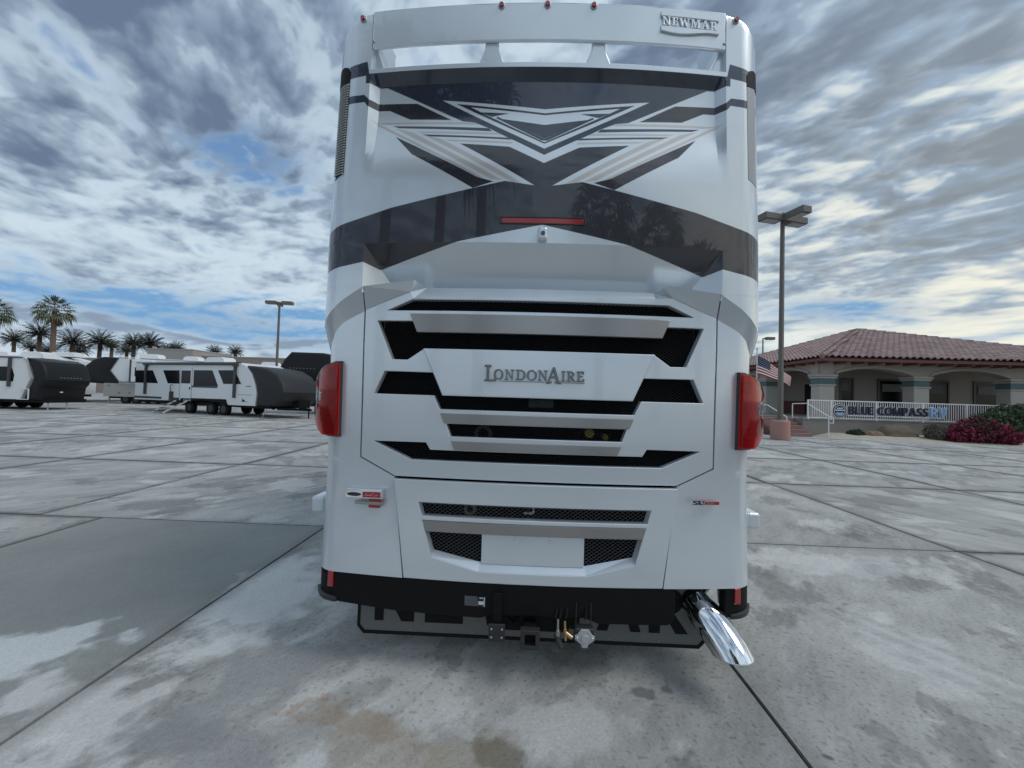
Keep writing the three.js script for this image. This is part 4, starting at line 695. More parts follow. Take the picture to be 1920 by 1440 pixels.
// ---------------------------------------------------------------- palms
M.frond = new THREE.MeshPhysicalMaterial({ color: col(0.1, 0.125, 0.06), roughness: 0.75, transmission: 0.15, thickness: 0, side: THREE.DoubleSide });
M.frondGrey = std(0.12, 0.13, 0.075, 0.85, 0, { side: THREE.DoubleSide });
M.deadFrond = std(0.16, 0.115, 0.07, 0.95, 0, { side: THREE.DoubleSide });
M.palmBark = new THREE.MeshStandardMaterial({ color: col(0.17, 0.125, 0.09), roughness: 0.95, bumpMap: stuccoBump, bumpScale: 0.03 });
function tri(pos, a, b, c) { pos.push(a.x, a.y, a.z, b.x, b.y, b.z, c.x, c.y, c.z); }
const geoOf = (pos) => { const g = new THREE.BufferGeometry(); g.setAttribute('position', new THREE.Float32BufferAttribute(pos, 3)); g.computeVertexNormals(); return g; };
// a feather frond: arching rib with two rows of narrow leaflets
function feather(pos, r, az, lift, L, droop) {
  const d = V(Math.cos(az), 0, Math.sin(az)), n = 16; let p = V(0, 0, 0), an = lift; const sideV = V(-d.z, 0, d.x);
  for (let i = 0; i < n; i++) {
    const st = L / n, q = p.clone().addScaledVector(d, Math.cos(an) * st).add(V(0, Math.sin(an) * st, 0)), up = V(0, 1, 0).multiplyScalar(Math.cos(an)).addScaledVector(d, -Math.sin(an));
    tri(pos, p.clone().addScaledVector(sideV, 0.03), p.clone().addScaledVector(sideV, -0.03), q);
    if (i > 1) for (const k of [-1, 1]) for (const h of [0, 0.34, 0.67]) {
      const b = p.clone().lerp(q, h), l = L * 0.2 * Math.sin(Math.PI * (0.12 + 0.8 * i / n)) * (0.8 + 0.4 * r()), tip = b.clone().addScaledVector(sideV, k * l * 0.85).addScaledVector(d, l * 0.55).addScaledVector(up, l * (0.25 - 0.5 * r()) - 0.1 * l);
      tri(pos, b.clone().addScaledVector(d, -0.075 * L / 2), b.clone().addScaledVector(d, 0.075 * L / 2), tip);
    }
    p = q; an -= droop / n * (0.5 + i / n);
  }
}
// a fan frond: bare stalk ending in a spread of drooping blades
function fan(pos, r, az, lift, stalk, leaf, hang) {
  const d = V(Math.cos(az), 0, Math.sin(az)), e = V(0, 0, 0).addScaledVector(d, Math.cos(lift) * stalk).add(V(0, Math.sin(lift) * stalk, 0)), s = V(-d.z, 0, d.x), f = d.clone().multiplyScalar(Math.cos(lift - 0.25)).add(V(0, Math.sin(lift - 0.25), 0));
  tri(pos, s.clone().multiplyScalar(0.05), s.clone().multiplyScalar(-0.05), e);
  const n = 13;
  for (let i = 0; i < n; i++) {
    const a = lerp(-1.75, 1.75, i / (n - 1)) + 0.06 * (r() - 0.5), l = leaf * (0.8 + 0.35 * r()) * (0.75 + 0.25 * Math.cos(a)), dir = f.clone().multiplyScalar(Math.cos(a)).addScaledVector(s, Math.sin(a)).normalize(), w = V(0, 0, 0).crossVectors(dir, V(0, 1, 0)).normalize().multiplyScalar(0.07 * leaf);
    const m = e.clone().addScaledVector(dir, l * 0.6), t = e.clone().addScaledVector(dir, l).add(V(0, -l * hang * (0.5 + r()), 0));
    tri(pos, e, m.clone().add(w), m.clone().sub(w)); tri(pos, m.clone().add(w), t, m.clone().sub(w));
  }
}
function trunkGeo(r, h, r0, r1, lean) {
  const pts = []; const n = Math.round(h * 5); for (let i = 0; i <= n; i++) { const t = i / n; pts.push(new THREE.Vector2(lerp(r0, r1, Math.pow(t, 0.7)) * (1 + 0.06 * (i % 2) + 0.05 * (r() - 0.5)) * (t < 0.04 ? 1.25 : 1), t * h)); }
  const g = new THREE.LatheGeometry(pts, 12), p = g.attributes.position; for (let i = 0; i < p.count; i++) { const t = p.getY(i) / h; p.setX(i, p.getX(i) + lean * t * t * h * 0.5 + lean * t * h * 0.5); } g.computeVertexNormals(); return g;
}
const crowns = {};
function crownGeo(kind, v) {
  const key = kind + v; if (crowns[key]) return crowns[key];
  const r = rng(900 + v * 17 + (kind === 'fan' ? 5 : 0)), pos = [], dead = [];
  if (kind === 'feather') { for (let i = 0; i < 58; i++) { const t = i / 58; feather(pos, r, i * 2.39996 + 0.3 * r(), lerp(1.45, -0.35, Math.pow(t, 0.9)) + 0.15 * r(), 2.9 + 0.7 * r(), lerp(0.6, 1.5, t)); } for (let i = 0; i < 14; i++) feather(dead, r, r() * 6.28, -0.9 - 0.4 * r(), 1.4 + 0.8 * r(), 0.7); }
  else { for (let i = 0; i < 46; i++) { const t = i / 46; fan(pos, r, i * 2.39996 + 0.3 * r(), lerp(1.4, -0.75, Math.pow(t, 0.85)) + 0.2 * r(), 1.5 + 0.5 * r(), 1.25 + 0.3 * r(), lerp(0.1, 0.75, t)); } for (let i = 0; i < 34; i++) fan(dead, r, r() * 6.28, -1.05 - 0.45 * r(), 0.9 + 1.3 * r(), 0.9, 0.5); }
  return crowns[key] = [geoOf(pos), geoOf(dead)];
}
function palm(name, label, group, x, z, h, kind, v, scale, lean, trunkR) {
  const t = thing(name, label, 'palm tree', group, [x, 0, z], v * 1.7), [c, dd] = crownGeo(kind, v % 4), r = rng(v * 31 + 7);
  part('trunk', trunkGeo(r, h, trunkR * 1.25, trunkR, lean), M.palmBark, t);
  const m = part('crown', c, v % 3 === 1 ? M.frondGrey : M.frond, t); m.position.set(lean * h, h, 0); m.scale.setScalar(scale);
  const k = part('dead_fronds', dd, M.deadFrond, t); k.position.set(lean * h, h - 0.1, 0); k.scale.setScalar(scale * 0.9); return t;
}
palm('fan_palm', 'tall shaggy fan palm leaning above the leftmost trailer, highest of the row', 'palms beyond the trailers', -76.8, -59.4, 13.0, 'fan', 1, 0.9, 0.0, 0.3).rotation.y = 0;
palm('fan_palm', 'tall fan palm cut off by the left edge of the photo', 'palms beyond the trailers', -86.6, -59.1, 12.4, 'fan', 2, 0.9, 0.01, 0.3);
{
  const ord = ['first', 'second', 'third', 'fourth', 'fifth', 'sixth', 'seventh', 'eighth', 'ninth', 'tenth', 'eleventh', 'twelfth', 'thirteenth', 'fourteenth', 'fifteenth', 'sixteenth'];
  const L = [[28, -103.9, 9.6, -74.7, 1.25], [60, -105.4, 8.6, -78.7, 1.0], [77, -88.8, 10.0, -67.1, 1.3], [90, -101.9, 7.8, -78.8, 1.1], [137, -78.2, 8.2, -63.4, 1.35], [150, -97.4, 8.2, -80.9, 1.2], [187, -77.9, 8.8, -67.4, 1.3], [211, -88.2, 9.4, -79.1, 0.9], [237, -91.2, 8.9, -85.1, 1.1], [252, -73.6, 8.9, -69.5, 1.2], [282, -68.6, 8.8, -67.7, 1.25], [315, -76.3, 8.8, -79.5, 0.95], [333, -70.7, 8.7, -75.6, 1.0], [355, -75.1, 8.2, -83.5, 0.8], [403, -66.2, 8.6, -79.8, 1.0], [443, -63.1, 8.9, -81.8, 0.95]];
  L.forEach(([px, x, h, z, s], i) => palm('feather_palm', 'feathery date palm in the row beyond the trailers, ' + ord[i] + ' from the left', 'palms beyond the trailers', x, z, h, 'feather', i, s * 0.62, 0.01 * ((i % 3) - 1), 0.28));
}
// palms behind the photographer, seen mirrored in the paint
[[6.8, 24, 13.6, 1.25, 'first'], [15.5, 29, 15, 1.2, 'second'], [-4.2, 20, 17, 1.2, 'third'], [-7.6, 19, 17.5, 1.3, 'fourth'], [-11.5, 17, 18, 1.3, 'fifth'], [22, 30, 13, 1.2, 'sixth']].forEach(([x, z, h, s, o], i) => palm('fan_palm', 'fan palm standing behind the photographer, ' + o + ' of six mirrored in the motorhome', 'palms behind the photographer', x, z, h, 'fan', i + 1, s, 0.03 * ((i % 2) - 0.5), 0.36));

// ---------------------------------------------------------------- shrubs and rocks in the bed before the office
function leafCloud(n, seed, lobes, size, flat = 0.6) {
  const r = rng(seed), pos = [];
  for (let i = 0; i < n; i++) {
    const [cx, cy, cz, rx, ry, rz] = lobes[(r() * lobes.length) | 0]; let a = r() * 6.283, u = r() * 2 - 1, k = Math.pow(r(), 0.28); const q = Math.sqrt(1 - u * u);
    const c = V(cx + rx * k * q * Math.cos(a), Math.max(0.02, cy + ry * k * u), cz + rz * k * q * Math.sin(a)), d = V(r() - 0.5, r() - 0.3, r() - 0.5).normalize(), w = V(0, 0, 0).crossVectors(d, V(r() - 0.5, r() - 0.5, r() - 0.5)).normalize(), l = size * (0.6 + 0.8 * r());
    tri(pos, c.clone().addScaledVector(w, l * 0.28), c.clone().addScaledVector(d, l), c.clone().addScaledVector(w, -l * 0.28));
  }
  return geoOf(pos);
}
const twigs = (n, seed, h, spread) => { const r = rng(seed), o = []; for (let i = 0; i < n; i++) { const a = r() * 6.28, s = spread * Math.sqrt(r()); o.push(bar(V(0.1 * Math.cos(a), 0, 0.1 * Math.sin(a)), V(s * Math.cos(a), h * (0.5 + 0.5 * r()), s * Math.sin(a)), 0.014, 4, 0.006)); } return merge(o); };
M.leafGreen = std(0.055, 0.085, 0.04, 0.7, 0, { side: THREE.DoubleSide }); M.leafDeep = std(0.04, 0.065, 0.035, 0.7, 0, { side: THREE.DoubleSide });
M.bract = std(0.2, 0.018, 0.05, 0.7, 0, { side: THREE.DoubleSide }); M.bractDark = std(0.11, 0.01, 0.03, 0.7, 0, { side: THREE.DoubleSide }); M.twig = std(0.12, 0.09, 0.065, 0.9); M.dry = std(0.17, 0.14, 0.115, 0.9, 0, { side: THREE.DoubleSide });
function shrub(name, label, x, z, parts, tw) { const t = thing(name, label, 'shrub', null, [x, 0, z]); for (const [n, g, m] of parts) part(n, g, m, t); part('branches', tw, M.twig, t); return t; }
// ---------------------------------------------------------------- dealership office: arcaded porch under a hipped tile roof; x along the front, -z into the building, origin under the near eave corner
M.stucco = new THREE.MeshStandardMaterial({ color: col(0.44, 0.40, 0.345), roughness: 0.93, bumpMap: stuccoBump, bumpScale: 0.012 });
M.stuccoPale = new THREE.MeshStandardMaterial({ color: col(0.52, 0.48, 0.43), roughness: 0.93, bumpMap: stuccoBump, bumpScale: 0.012 });
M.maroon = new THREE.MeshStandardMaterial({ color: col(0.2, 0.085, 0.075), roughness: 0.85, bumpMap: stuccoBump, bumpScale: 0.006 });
M.teal = std(0.10, 0.17, 0.175, 0.7);
M.planterWall = new THREE.MeshStandardMaterial({ color: col(0.26, 0.235, 0.215), roughness: 0.95, bumpMap: stuccoBump, bumpScale: 0.015 });
M.tile = [[0.31, 0.215, 0.2], [0.35, 0.25, 0.235], [0.28, 0.195, 0.185], [0.37, 0.265, 0.245]].map((c) => std(...c, 0.82));
M.railPaint = std(0.8, 0.8, 0.8, 0.4);
M.bronze = std(0.15, 0.135, 0.122, 0.5, 0.2);
{
  const o = thing('office_building', 'tan stucco office with arched porch, teal-banded columns and red clay tile roof', 'building', null, [16.11, 0, -19.35], R(-1.45));
  const A = 8.73, EY = 4.19, RISE = 3.06, SL = Math.hypot(A, RISE), PITCH = Math.atan2(RISE, A), B = 2 * A;
  // deck of the roof
  const P = [[0, EY, 0], [B, EY, 0], [B, EY, -B], [0, EY, -B], [A, EY + RISE, -A]], pos = []; for (const t of [[0, 1, 4], [1, 2, 4], [2, 3, 4], [3, 0, 4]]) for (const i of t) pos.push(...P[i]);
  const roof = part('roof', geoOf(pos), M.maroon, o);
  part('eaves_board', merge([box(B, 0.16, 0.06, A, EY - 0.1, -0.05), box(0.06, 0.16, B, 0.05, EY - 0.1, -A), box(B - 0.2, 0.04, B - 0.2, A, EY - 0.03, -A)]), M.maroon, roof);
  // S-shaped tile
  const tw = B / 50, tl = 0.47, prof = []; for (let i = 0; i <= 8; i++) { const t = i / 8; prof.push([(t - 0.5) * tw * 1.04, 0.055 * Math.sin(t * 2 * Math.PI - 0.5) + 0.05]); }
  const tg = (() => { const p = [], put = (...q) => q.forEach((v) => p.push(...v)); for (let i = 0; i < 8; i++) { const [x0, y0] = prof[i], [x1, y1] = prof[i + 1], f = 0.04; put([x0, y0 + f, 0], [x1, y1 + f, 0], [x1, y1, -tl], [x0, y0 + f, 0], [x1, y1, -tl], [x0, y0, -tl]); put([x0, y0 + f - 0.03, 0], [x1, y1 + f - 0.03, 0], [x1, y1 + f, 0], [x0, y0 + f - 0.03, 0], [x1, y1 + f, 0], [x0, y0 + f, 0]); } const g = new THREE.BufferGeometry(); g.setAttribute('position', new THREE.Float32BufferAttribute(p, 3)); g.computeVertexNormals(); return toCreasedNormals(g, 0.9); })();
  const rr = rng(41), rows = 22, cs = SL / rows, rest = [], restM = [[], [], [], []]; let made = 0;
  for (let r = 0; r < rows; r++) {
    const run = r * cs * Math.cos(PITCH), y = EY + 0.02 + r * cs * Math.sin(PITCH);
    for (let c = 0; c < 50; c++) {
      const x = (c + 0.5) * tw; if (x < run || x > B - run) continue;
      const k = (rr() * 4) | 0, m4 = new THREE.Matrix4().makeRotationX(PITCH).setPosition(x + 0.01 * (rr() - 0.5), y + 0.008 * rr(), 0.06 - run);
      if (made < 300 && x < 11.5) { const t = part('tile', tg, M.tile[k], roof); t.applyMatrix4(m4); made++; } else restM[k].push(tg.clone().applyMatrix4(m4));
    }
    for (let c = 0; c < 50; c++) { const q = (c + 0.5) * tw; if (q < run || q > B - run) continue; restM[(rr() * 4) | 0].push(tg.clone().applyMatrix4(new THREE.Matrix4().makeRotationY(-Math.PI / 2).multiply(new THREE.Matrix4().makeRotationX(PITCH)).setPosition(-0.06 + run, y, -q))); }
  }
  restM.forEach((l, k) => { const m = part('roof_tiles', mergeGeometries(l), M.tile[k], roof); m.userData.kind = 'stuff'; });
  // hip caps
  for (const [a, b] of [[0, 4], [1, 4], [3, 4]]) { const p = V(...P[a]), q = V(...P[b]), n = 24; for (let i = 0; i < n; i++) { const s = p.clone().lerp(q, i / n).add(V(0, 0.1, 0)), e = p.clone().lerp(q, (i + 1.12) / n).add(V(0, 0.07, 0)); part('hip_cap', bar(s, e, 0.15, 10, 0.12), M.tile[(rr() * 4) | 0], roof); } }
  // rafter tails under the eaves
  for (let i = 0; i < 19; i++) part('rafter_tail', box(0.11, 0.16, 0.9, 0.5 + i * 0.92, EY - 0.2, -0.55), M.maroon, o);
  for (let i = 1; i < 15; i++) part('rafter_tail', box(0.9, 0.16, 0.11, 0.55, EY - 0.2, -0.5 - i * 0.92), M.maroon, o);
  // arcade: columns and arched wall, front and left side
  const cols = [1.06, 6.16, 11.26, 16.36], sideZ = [-1.45, -6.55, -11.65], F = 0.87, SP = 3.36, CR = 3.74;
  const column = (x, z) => {
    const c = part('column', rbox(0.82, 2.2, 0.7, x, F + 1.1 - 0.35, z, 0.02), M.stuccoPale, o);
    part('teal_band', rbox(0.86, 0.32, 0.74, x, 2.95, z, 0.015), M.teal, c);
    part('capital', merge([rbox(0.98, 0.1, 0.86, x, 3.16, z, 0.02), rbox(1.06, 0.13, 0.94, x, 3.29, z, 0.02), rbox(0.94, 0.09, 0.82, x, 2.74, z, 0.02)]), M.stuccoPale, c);
    part('shaft_top', box(0.8, 0.3, 0.68, x, 2.68, z), M.stuccoPale, c);
  };
  for (const x of cols) column(x, -1.45); for (const z of sideZ.slice(1)) column(1.06, z);
  const arcade = (cs_, end) => {
    const bot = [[cs_[0] - 0.5, SP]], trims = [];
    for (let i = 0; i + 1 < cs_.length; i++) { const a = cs_[i] + 0.45, b = cs_[i + 1] - 0.45, arc = []; for (let k = 0; k <= 20; k++) { const t = k / 20; arc.push([lerp(a, b, t), SP + (CR - SP) * Math.pow(Math.sin(Math.PI * t), 0.75)]); } bot.push(...arc); trims.push([...arc, ...arc.map(([x, y]) => [x, y + 0.15]).reverse()]); }
    bot.push([end, SP], [end, 4.1], [cs_[0] - 0.5, 4.1]);
    return [slab2d(bot, [], -0.6, 0, 0.01), trims.map((t) => slab2d(t, [], -0.02, 0.06, 0.012)), slab2d([[cs_[0] - 0.5, 4.0], [end, 4.0], [end, 4.12], [cs_[0] - 0.5, 4.12]], [], 0.001, 0.05, 0.01)];
  };
  const [fw, ft, fc] = arcade(cols, 16.9), wl = part('arcade_wall', fw.translate(0, 0, -1.12), M.stucco, o); for (const t of ft) part('arch_moulding', t.translate(0, 0, -1.12), M.stucco, wl); part('frieze', fc.translate(0, 0, -1.12), M.stucco, wl);
  const [sw, st, sc] = arcade([-11.65, -6.55, -1.45], -0.95);
  const turnL = (g) => g.rotateY(-Math.PI / 2).translate(0.66, 0, 0);
  const sl = part('arcade_wall', turnL(sw), M.stucco, o); for (const t of st) part('arch_moulding', turnL(t), M.stucco, sl);
  // rooms behind the porch
  part('room_wall', box(12.6, 3.3, 11, 10.9, F + 1.64, -10.7), M.stucco, o);
  part('wainscot', merge([box(12.66, 0.95, 11.06, 10.9, F + 0.475, -10.7)]), M.maroon, o);
  for (const [x0, x1] of [[4.9, 5.6], [7.3, 9.2], [10.3, 11.6], [13.3, 15.2]]) { const w = part('window', box(x1 - x0, 2.05, 0.06, (x0 + x1) / 2, 2.3, -5.2), M.trailerGlass, o); part('window_frame', merge([box(x1 - x0 + 0.2, 0.12, 0.1, (x0 + x1) / 2, 3.38, -5.17), box(0.1, 2.15, 0.1, x0 - 0.05, 2.3, -5.17), box(0.1, 2.15, 0.1, x1 + 0.05, 2.3, -5.17)]), M.bronze, w); part('blind', box((x1 - x0) * 0.7, 0.5, 0.02, (x0 + x1) / 2 - 0.1, 2.85, -5.15), std(0.2, 0.2, 0.19, 0.7), w); }
  part('door', box(0.06, 2.2, 1.1, 4.58, F + 1.1, -7.6), M.darkGlass, o);
  part('porch_ceiling', box(16, 0.05, 15, 8.7, 4.02, -8.6), M.stucco, o);
  const wing = part('wing', box(11.6, 4.4, 8, -1.4, F + 1.8, -16.5), M.stucco, o); part('wing_fascia', box(12, 0.3, 8.4, -1.4, 5.0, -16.5), M.stuccoPale, wing); part('wing_door', box(1.2, 2.2, 0.06, -3.2, F + 1.1, -12.47), M.darkGlass, wing); part('wing_wainscot', box(11.66, 0.9, 8.06, -1.4, F + 0.4, -16.5), M.maroon, wing);
  part('wall_lamp', new THREE.SphereGeometry(0.16, 12, 10).translate(0.2, 4.35, -12.35), M.bronze, wing);
}
{ // raised terrace and its steps
  const t = thing('terrace', 'raised grey-brown terrace with retaining wall under the porch', 'terrace', null, [14.71, 0, -18.42], R(1.55));
  part('retaining_wall', merge([box(22, 0.87, 4, 10.75, 0.435, -2.02), box(6.5, 0.87, 4, -5.3, 0.435, -2.9), box(3, 0.87, 3, -0.9, 0.435, -3.4)]), M.planterWall, t);
  part('deck', box(30, 0.04, 22, 6.5, 0.86, -13), std(0.28, 0.25, 0.23, 0.9), t);
  part('coping', box(22, 0.06, 0.3, 10.75, 0.89, -0.12), std(0.34, 0.31, 0.29, 0.9), t);
  const s = thing('stairs', 'short flight of reddish concrete steps between railing and lamp pedestal', 'stairs', null, [14.71, 0, -18.42], R(1.55));
  for (let i = 0; i < 5; i++) { const st = part('step', rbox(1.75, 0.165, 0.4, -1.25, 0.0835 + i * 0.17, 0.62 - i * 0.33, 0.015), std(0.27, 0.16, 0.145, 0.9), s); part('riser_shadow_core', box(1.75, 0.17 * i + 0.08, 0.33, -1.25, (0.17 * i + 0.08) / 2, 0.58 - i * 0.33), M.maroon, st); }  // darker core set back under each step, coloured as the shadow gap between risers
}
function railing(name, label, pos, turn, x0, x1, posts, y0, y1) {
  const t = thing(name, label, 'railing', null, pos, turn);
  part('top_rail', box(x1 - x0 + 0.05, 0.05, 0.05, (x0 + x1) / 2, y1, 0), M.railPaint, t); part('bottom_rail', box(x1 - x0, 0.045, 0.04, (x0 + x1) / 2, y0, 0), M.railPaint, t);
  for (const x of posts) part('post', box(0.06, y1 - 0.86, 0.06, x, (y1 + 0.86) / 2 - 0.02, 0.003), M.railPaint, t);
  const bg = new THREE.BoxGeometry(0.022, y1 - y0, 0.022); for (let x = x0 + 0.11; x < x1 - 0.04; x += 0.118) { const m = part('baluster', bg, M.railPaint, t); m.position.set(x, (y0 + y1) / 2, 0); }
  return t;
}
railing('railing', 'long white metal railing carrying the lettered sign', [14.71, 0, -18.42], R(1.55), 0, 15.5, [0, 1.19, 3.54, 5.94, 8.23, 10.6, 13, 15.5], 0.94, 1.84);
railing('railing', 'short white railing section left of the lamp post', [12.0, 0, -19.6], R(1.55), -2.4, 0.45, [-2.4, -0.9, 0.45], 0.94, 1.84);
{
  const t = thing('handrail', 'white tubular handrail sloping down beside the steps', 'handrail', null, [14.71, 0, -18.42], R(1.55));
  part('rail', merge([bar(V(-0.3, 1.62, -0.7), V(0, 1.66, -0.05), 0.025), bar(V(0, 1.66, -0.05), V(0.5, 1.02, 0.75), 0.025), bar(V(0.5, 1.02, 0.75), V(0.5, 1.0, 1.0), 0.025), bar(V(0.5, 1.0, 1.0), V(0.5, 0.72, 1.0), 0.025), bar(V(0.5, 0.72, 1.0), V(0.5, 0.72, 0.7), 0.025)]), M.railPaint, t);
  part('post', bar(V(-0.3, 0.87, -0.7), V(-0.3, 1.62, -0.7), 0.025), M.railPaint, t); part('post', bar(V(0.5, 0, 0.72), V(0.5, 1.02, 0.72), 0.025), M.railPaint, t);
  const u = thing('handrail', 'white handrail on the far side of the steps by the pedestal', 'handrail', null, [13.05, 0, -18.3], R(1.55));
  part('rail', merge([bar(V(-0.9, 1.66, -0.9), V(-0.2, 1.5, -0.4), 0.025), bar(V(-0.2, 1.5, -0.4), V(0.1, 0.95, 0.6), 0.025)]), M.railPaint, u); part('post', bar(V(0.1, 0, 0.6), V(0.1, 0.95, 0.6), 0.025), M.railPaint, u); part('post', bar(V(-0.9, 0.8, -0.9), V(-0.9, 1.66, -0.9), 0.025), M.railPaint, u);
}
{ // lettered sign fixed to the railing
  const t = thing('lettered_sign', 'row of navy and light blue letters with round compass emblem on the railing', 'sign', null, [14.71, 0, -18.42], R(1.55));
  const navy = std(0.008, 0.014, 0.04, 0.4), sky = std(0.3, 0.48, 0.72, 0.4), trim = std(0.75, 0.77, 0.8, 0.4);
  const word = (str, x0, x1, y, h, m) => { let w = 0; const L = [...str].map((ch) => { const g = glyph(ch, sans, h, 0.06), b = g.boundingBox, q = b.max.x - b.min.x; g.translate(-b.min.x, -b.min.y, 0).scale(1, h / (b.max.y - b.min.y), 1); const e = [g, w, q]; w += q + 0.05; return e; }), k = (x1 - x0) / (w - 0.05); for (const [g, at] of L) { part('letter', g.clone().scale(k, 1, 1).translate(x0 + at * k, y, 0.06), m, t); part('letter_edge', g.clone().scale(k * 1.0, 1.09, 0.5).translate(x0 + at * k - 0.012, y - 0.02, 0.025), trim, t); } };
  word('BLUE', 2.03, 3.3, 1.16, 0.43, navy); word('COMPASS', 3.52, 6.12, 1.16, 0.43, navy); word('RV', 6.25, 7.12, 1.13, 0.5, sky);
  for (const [a, b] of [[2.02, 3.36], [3.5, 7.0]]) part('carrier_bar', box(b - a, 0.06, 0.04, (a + b) / 2, 1.1, 0.05), M.railPaint, t);
  const cyl = (r, d, z, m, n = 'emblem_ring') => part(n, new THREE.CylinderGeometry(r, r, d, 40).rotateX(Math.PI / 2).translate(1.57, 1.33, z), m, t);
  cyl(0.37, 0.05, 0.055, trim); cyl(0.345, 0.056, 0.058, navy); cyl(0.285, 0.06, 0.061, trim); cyl(0.262, 0.064, 0.063, navy, 'emblem_face');
  part('emblem_band', box(0.5, 0.05, 0.03, 1.57, 1.36, 0.085), trim, t); part('emblem_band', box(0.3, 0.05, 0.03, 1.57, 1.46, 0.085), trim, t);
  part('emblem_wave', slab2d([[1.36, 1.2], [1.42, 1.14], [1.57, 1.09], [1.72, 1.14], [1.78, 1.2], [1.68, 1.26], [1.57, 1.22], [1.46, 1.26]], [], 0.09, 0.105), sky, t);
}
// ---------------------------------------------------------------- lamp posts
function shoebox(parent, a, y, s = 1, reach = 0.5) {
  const c = Math.cos(a), n = Math.sin(a), g = new THREE.Group();
  const h = part('lamp_head', rbox(0.95 * s, 0.3 * s, 0.5 * s, (reach + 0.48 * s), y, 0, 0.03).applyMatrix4(new THREE.Matrix4().makeRotationY(a)), M.bronze, parent);
  part('arm', box(reach, 0.08, 0.08, reach / 2, y, 0).applyMatrix4(new THREE.Matrix4().makeRotationY(a)), M.bronze, h);
  part('lens', box(0.7 * s, 0.02, 0.36 * s, reach + 0.5 * s, y - 0.15 * s - 0.006, 0).applyMatrix4(new THREE.Matrix4().makeRotationY(a)), M.greyPlastic, h);
}
{
  const p = thing('pedestal', 'round pinkish concrete pedestal under the right lamp post', 'pedestal', null, [11.55, 0, -15.7]);
  part('drum', new THREE.LatheGeometry([[0, 0], [0.37, 0], [0.38, 0.02], [0.375, 0.8], [0.35, 0.86], [0, 0.86]].map((q) => new THREE.Vector2(...q)), 32), new THREE.MeshStandardMaterial({ color: col(0.42, 0.235, 0.2), roughness: 0.9, bumpMap: stuccoBump, bumpScale: 0.008 }), p);
  part('grout_pad', new THREE.CylinderGeometry(0.2, 0.22, 0.05, 20).translate(0, 0.885, 0), M.planterWall, p);
  const l = thing('lamp_post', 'tall bronze parking lot lamp post with three box heads on pink pedestal', 'lamp post', 'parking lot lamps', [11.55, 0, -15.7]);
  part('pole', new THREE.CylinderGeometry(0.085, 0.115, 9.4, 4).rotateY(Math.PI / 4 + 0.2).translate(0, 0.91 + 4.7, 0), M.bronze, l); part('base_plate', box(0.34, 0.04, 0.34, 0, 0.93, 0), M.bronze, l);
  shoebox(l, Math.PI + 0.25, 10.0, 1, 0.2); shoebox(l, 0.25, 10.0, 1, 0.2); shoebox(l, -Math.PI / 2 + 0.3, 10.0, 1, 0.2);
}
{
  const l = thing('lamp_post', 'brown lamp post with box heads standing among the trailers on the left', 'lamp post', 'parking lot lamps', [-22.11, 0, -32.13]);
  part('pole', new THREE.CylinderGeometry(0.09, 0.13, 9.2, 8).translate(0, 4.6, 0), M.bronze, l);
  for (const a of [Math.PI + 0.1, 0.1, Math.PI / 2 + 0.5]) shoebox(l, a, 9.25, 0.95, 0.25);
  const f = thing('street_lamp', 'small distant lamp with a single flat head beside the motorhome', 'lamp post', 'parking lot lamps', [27.4, 0, -43.4]);
  part('pole', new THREE.CylinderGeometry(0.07, 0.1, 9, 8).translate(0, 4.5, 0), M.bronze, f); shoebox(f, 0, 9.0, 1, 0.3);
}
{ // flag
  const c = canvas(512, 270), g = c.getContext('2d'); for (let i = 0; i < 13; i++) { g.fillStyle = i % 2 ? '#e9e4e0' : '#9c1c2c'; g.fillRect(0, i * 270 / 13, 512, 270 / 13 + 1); } g.fillStyle = '#26304f'; g.fillRect(0, 0, 205, 7 * 270 / 13); g.fillStyle = '#e9e4e0';
  for (let r = 0; r < 9; r++) for (let k = 0; k < (r % 2 ? 5 : 6); k++) { const x = 17 + k * 34 + (r % 2 ? 17 : 0), y = 14 + r * 14.8; g.beginPath(); for (let q = 0; q < 10; q++) { const a = q * Math.PI / 5 - Math.PI / 2, rad = q % 2 ? 2.6 : 6.4; g.lineTo(x + rad * Math.cos(a), y + rad * Math.sin(a)); } g.fill(); }
  const pg = new THREE.PlaneGeometry(1, 1, 40, 20), p = pg.attributes.position;
  for (let i = 0; i < p.count; i++) { const u = p.getX(i) + 0.5, v = 0.5 - p.getY(i); p.setXYZ(i, 0.05 + 1.75 * u, 4.25 - 1.05 * v * (1 - 0.45 * u) - 1.12 * u * (0.75 + 0.25 * u), 0.12 * Math.sin(u * 8 + v * 2) * u + 0.1 * v * u); } pg.computeVertexNormals();
  const f = thing('flag', 'United States flag drooping from a pole beside the motorhome', 'flag', null, [12.95, 0, -19.9]);
  part('cloth', pg, new THREE.MeshStandardMaterial({ map: ctex(c), roughness: 0.85, side: THREE.DoubleSide }), f); part('pole', bar(V(0, 0.8, 0), V(0, 4.6, 0), 0.03, 10), M.alu, f); part('finial', new THREE.SphereGeometry(0.05, 12, 8).translate(0, 4.63, 0), M.brass, f);
}
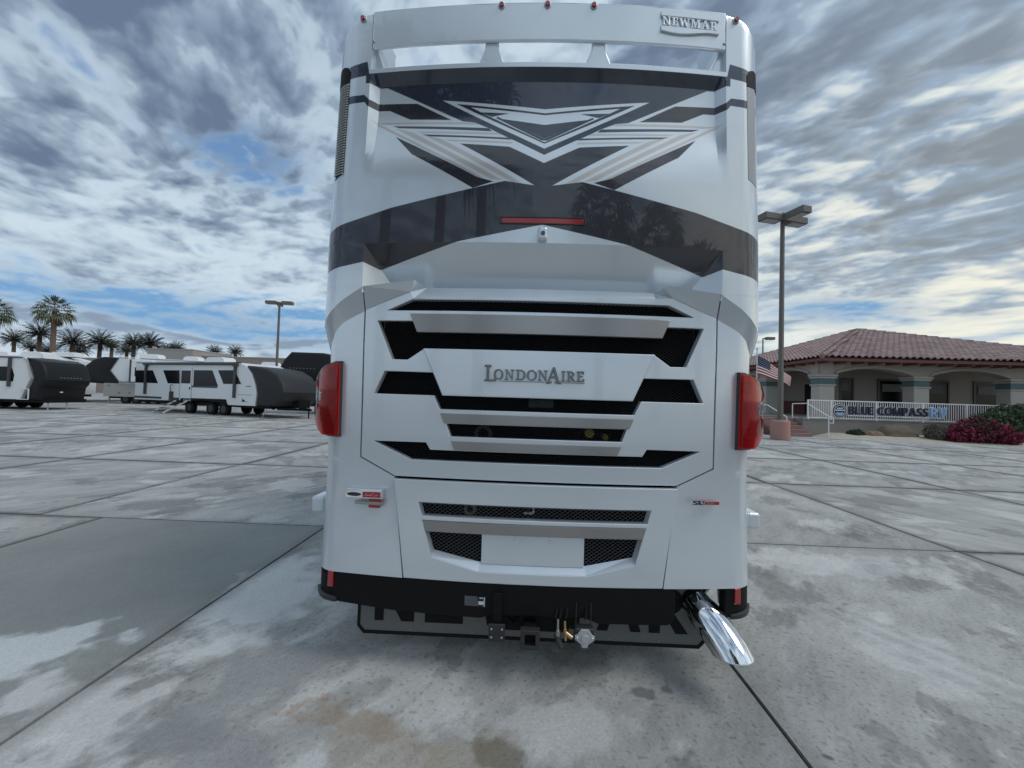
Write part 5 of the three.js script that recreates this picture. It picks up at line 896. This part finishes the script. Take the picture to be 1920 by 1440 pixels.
{ // sandy bed in front of the terrace
  const sandMap = colorMap(256, 256, (u, v) => { const k = 0.42 + 0.1 * fbm(u * 8, v * 8, 4) + 0.05 * fbm(u * 40, v * 40, 2); return [k, k * 0.93, k * 0.78]; }, 0.15); sandMap.wrapS = sandMap.wrapT = THREE.RepeatWrapping;
  const edge = [[15.0, -17.3], [15.8, -16.85], [16.7, -16.55], [18.6, -16.1], [20.7, -15.9], [22.5, -15.7], [26, -15.4], [34, -15.2]], pos = [], uv = [], idx = [], n = 8;
  edge.forEach(([x, z], i) => { for (let j = 0; j <= n; j++) { const t = j / n, zz = lerp(z, -18.5 - 0.027 * (x - 15), t), y = 0.03 + 0.16 * sstep(0, 0.6, t) + 0.03 * noise(x * 1.7, zz * 1.7); pos.push(x, j === 0 || i === 0 ? -0.005 : y, zz); uv.push(x / 3, zz / 3); } });
  for (let i = 0; i + 1 < edge.length; i++) for (let j = 0; j < n; j++) { const a = i * (n + 1) + j; idx.push(a, a + n + 1, a + n + 2, a, a + n + 2, a + 1); }
  const g = new THREE.BufferGeometry(); g.setAttribute('position', new THREE.Float32BufferAttribute(pos, 3)); g.setAttribute('uv', new THREE.Float32BufferAttribute(uv, 2)); g.setIndex(idx); g.computeVertexNormals();
  struct('planting_bed', g, new THREE.MeshStandardMaterial({ map: sandMap, roughness: 0.95 }));
}
function boulder(label, x, z, w, h, d, seed, c) {
  const g = new THREE.IcosahedronGeometry(1, 4), p = g.attributes.position; for (let i = 0; i < p.count; i++) { const v = V(p.getX(i), p.getY(i), p.getZ(i)), k = 1 + 0.28 * fbm(v.x * 1.5 + seed, v.y * 1.5 + v.z * 1.2, 4) + 0.1 * fbm(v.x * 5 + seed, v.z * 5 + v.y * 3, 3); v.multiplyScalar(k); p.setXYZ(i, v.x * w / 2, Math.max(-0.3, v.y) * h, v.z * d / 2); } g.computeVertexNormals();
  const m = single('boulder', g, new THREE.MeshStandardMaterial({ color: col(...c), roughness: 0.95, bumpMap: stuccoBump, bumpScale: 0.03 }), label, 'rock', 'rocks in the planting bed'); m.position.set(x, 0.12, z);
}
boulder('large brown boulder at the foot of the terrace wall', 18.55, -17.75, 2.1, 0.62, 1.0, 4, [0.15, 0.12, 0.09]);
boulder('low reddish boulder left of the large brown one', 17.35, -17.7, 1.1, 0.28, 0.7, 9, [0.24, 0.155, 0.115]);
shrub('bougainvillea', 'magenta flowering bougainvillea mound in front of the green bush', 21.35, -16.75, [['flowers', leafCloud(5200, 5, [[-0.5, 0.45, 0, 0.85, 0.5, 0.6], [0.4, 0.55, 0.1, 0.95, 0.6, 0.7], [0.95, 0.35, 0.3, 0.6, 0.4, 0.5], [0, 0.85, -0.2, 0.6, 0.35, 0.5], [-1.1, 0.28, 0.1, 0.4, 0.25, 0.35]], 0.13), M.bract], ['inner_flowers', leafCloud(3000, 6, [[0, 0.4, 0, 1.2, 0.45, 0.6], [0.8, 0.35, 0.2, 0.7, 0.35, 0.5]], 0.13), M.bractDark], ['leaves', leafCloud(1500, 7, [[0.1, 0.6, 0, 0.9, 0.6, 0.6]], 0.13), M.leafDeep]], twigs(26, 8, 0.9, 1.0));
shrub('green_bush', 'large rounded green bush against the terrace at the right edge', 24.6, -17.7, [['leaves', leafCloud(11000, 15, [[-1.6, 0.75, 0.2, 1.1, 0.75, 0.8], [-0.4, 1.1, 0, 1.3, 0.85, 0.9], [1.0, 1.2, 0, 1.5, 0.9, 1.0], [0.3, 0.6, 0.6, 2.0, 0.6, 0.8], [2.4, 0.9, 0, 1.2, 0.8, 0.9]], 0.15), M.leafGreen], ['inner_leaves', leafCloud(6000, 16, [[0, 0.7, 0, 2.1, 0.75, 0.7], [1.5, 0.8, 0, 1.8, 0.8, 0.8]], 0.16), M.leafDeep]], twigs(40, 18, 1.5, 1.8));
shrub('dry_shrub', 'grey dried ball-shaped shrub right of the large boulder', 19.75, -17.1, [['leaves', leafCloud(2200, 25, [[0, 0.42, 0, 0.42, 0.42, 0.4]], 0.09), M.dry]], twigs(90, 26, 0.8, 0.42));
shrub('low_shrub', 'small dark low shrub by the wall near the handrail', 16.6, -17.75, [['leaves', leafCloud(1200, 35, [[0, 0.2, 0, 0.42, 0.22, 0.3]], 0.09), M.leafDeep]], twigs(16, 36, 0.35, 0.35));
renderer.render(scene, camera);
